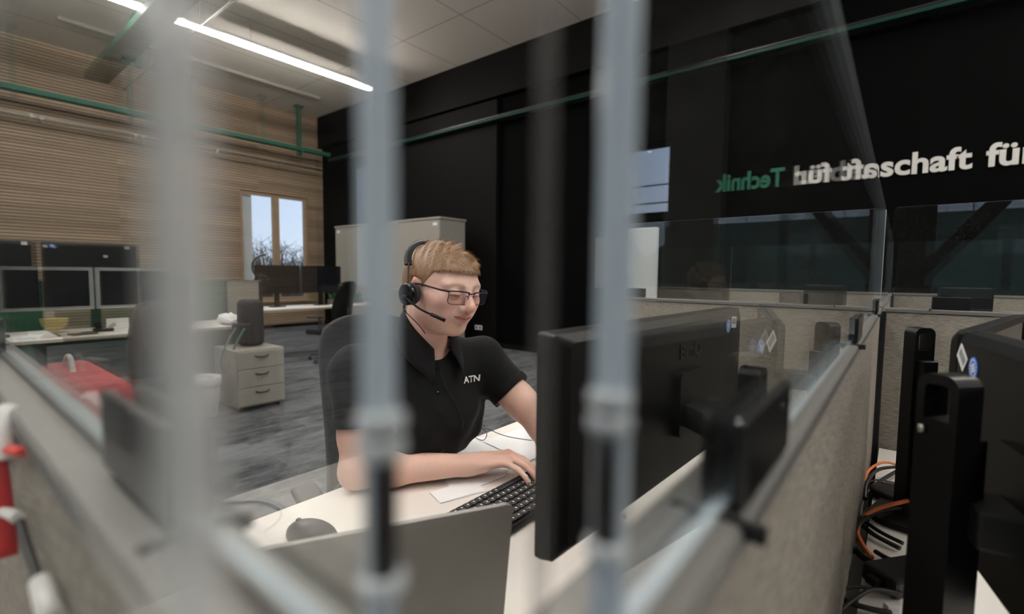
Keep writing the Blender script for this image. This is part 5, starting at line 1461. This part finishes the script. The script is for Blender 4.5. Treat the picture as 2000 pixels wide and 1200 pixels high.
# forearm hair
bm = nb()
for k in range(260):
    t_ = rs.uniform(.12, .75); c0 = RE*(1-t_)+RW*t_; a = rs.uniform(-.5, 1.5); d = (RW-RE)/np.linalg.norm(RW-RE); lat = np.cross([0, 0, 1.], d)
    r_ = .041-(.014*max(0, t_-.35)/.65); nrm = lat*math.cos(a)+np.array([0, 0, 1.])*math.sin(a); p = c0+nrm*(r_-.001); e_ = p+nrm*.006+d*.008+rs.randn(3)*.002
    tube(bm, [p, (p+e_)/2+nrm*.001, e_], [.00018, .00015, .00005], 3, sub=1, caps=False)
mat('arm_hair', (.30, .17, .07), .5); obj('arm_hair', bm, 'arm_hair', man)['kind'] = 'stuff'

# ================================================================ GLASSES
t = thing('eyeglasses', 'dark rimmed rectangular glasses on the man\'s face', 'glasses', (0, 0, 0))
def H3(x, y, z): return Vector(hp(x, y, z))
for s in (-1, 1):
    yc = s*.0335; pts = rrect(.051, .031, .009, 6, cx=0, cy=-.0075)
    def LP(u, v, q, s=s, yc=yc):
        y = yc+u; x = .1075-.22*max(0, abs(y)-.012)-.05*(-v)*1.0+q; return H3(x, y, v)
    bm = nb(); P = [LP(u*(1+.06*(v > 0)), v, 0) for u, v in pts]
    tube(bm, P+[P[0]], .00085, 6, smooth=False, caps=False); 
    obj('rim', bm, 'glasses_frame', t)
    bm = nb(); tube(bm, [LP(-.026, .0070, .0005), LP(-.012, .0085, .0005), LP(.012, .0085, .0005), LP(.026, .0070, .0005)], .0021, 8, flat=(1, .8)); obj('brow_bar', bm, 'glasses_frame', t)
    bm = nb(); c_ = bm.verts.new(LP(0, -.0075, 0)); vs = [bm.verts.new(p) for p in P]
    for i in range(len(vs)): bm.faces.new((c_, vs[i], vs[(i+1) % len(vs)]))
    obj('lens', bm, 'lens_coated', t)
    bm = nb(); tube(bm, [LP(s*.026, .0062, 0), H3(.090, s*.067, .0062), H3(.078, s*.0735, .0055), H3(.040, s*.0760, .003), H3(-.004, s*.081, -.001), H3(-.028, s*.078, -.018)], .0016, 8, flat=(1, 1.4)); obj('temple', bm, 'glasses_frame', t)
    bm = nb(); tube(bm, [LP(-s*.0245, -.002, 0), H3(.098, s*.0085, -.004), H3(.0975, s*.0090, -.011)], .0008, 6); obj('nose_pad', bm, 'glasses_frame', t)
bm = nb(); tube(bm, [H3(.1075, -.010, .0035), H3(.1105, 0, .0055), H3(.1075, .010, .0035)], .0015, 8); obj('bridge', bm, 'glasses_frame', t)
# ================================================================ HEADSET
t = thing('headset', 'black headset with microphone boom worn by the man', 'headset', (0, 0, 0), 0, 'headsets')
bm = nb(); arc = []
for k in range(15):
    a = R(12+156*k/14); arc.append(H3(-.022-math.sin(a)*.070, -math.cos(a)*.0895, .022+math.sin(a)*.068))
tube(bm, arc, .0052, 10, flat=(1.75, .75)); obj('headband', bm, 'plastic_black', t)
for s in (-1, 1):
    bm = nb(); tube(bm, [H3(-.034, s*.0885, .042), H3(-.018, s*.0945, .012), H3(-.006, s*.0985, -.010)], .0022, 8); obj('slider', bm, 'metal_dark', t)
    nrm = Vector(HM @ np.array([.12, s*1.0, -.05])).normalized(); rotq = nrm.to_track_quat('Z', 'Y').to_matrix()
    bm = nb(); lathe(bm, [(.015, -.004), (.024, -.003), (.0265, .002), (.0265, .007), (.022, .011), (.015, .012)], H3(-.001, s*.085, -.026), 32, rotq); obj('ear_cushion', bm, 'chair_fabric', t)
    bm = nb(); lathe(bm, [(.020, .010), (.0255, .012), (.0265, .017), (.0255, .022), (.0215, .0245), (.0205, .0238), (0, .0238)], H3(-.001, s*.085, -.026), 40, rotq); obj('ear_cup', bm, 'plastic_gloss', t)
bm = nb(); tube(bm, [H3(.004, -.107, -.034), H3(.026, -.106, -.040), H3(.060, -.094, -.050), H3(.090, -.070, -.057)], .0024, 8)
tube(bm, [H3(.076, -.083, -.0535), H3(.103, -.060, -.0610)], .0042, 10, smooth=False); obj('microphone_boom', bm, 'plastic_black', t)
bm = nb(); lathe(bm, [(.007, -.004), (.007, .006), (.005, .008)], H3(.002, -.107, -.036), 20, Vector(-hy).to_track_quat('Z', 'Y').to_matrix()); obj('boom_joint', bm, 'plastic_black', t)
# cord: from cup down over the chest to the desk
cp = [H3(-.001, -.103, -.050), H3(-.001, -.102, -.066)]
for (x, y) in ((822, 640), (838, 668), (852, 700), (862, 730), (876, 765), (893, 795), (904, 825), (901, 845)):
    d = pix_ray(x, y).normalized(); h_ = shirt_bvh.ray_cast(Vector((0, 0, H)), d)
    if h_[0] is not None: cp.append(h_[0]-d*(.030 if y < 690 else .022 if y < 735 else .006))
    else: cp.append(Vector((0, 0, H))+d*(cp[-1]-Vector((0, 0, H))).length)
for (x, y, z) in ((897, 862, .80), (905, 838, .84), (930, 834, .83), (950, 845, .80), (945, 860, .77), (930, 856, .775), (928, 843, .80), (950, 838, .80), (975, 848, .775), (1000, 855, .76), (1040, 861, .755)):
    cp.append(Vector(px(x, y, z)))
bm = nb(); tube(bm, cp, .0012, 6); tube(bm, [cp[0], cp[1]], .0028, 8, smooth=False); obj('cord', bm, 'cable_black', t)
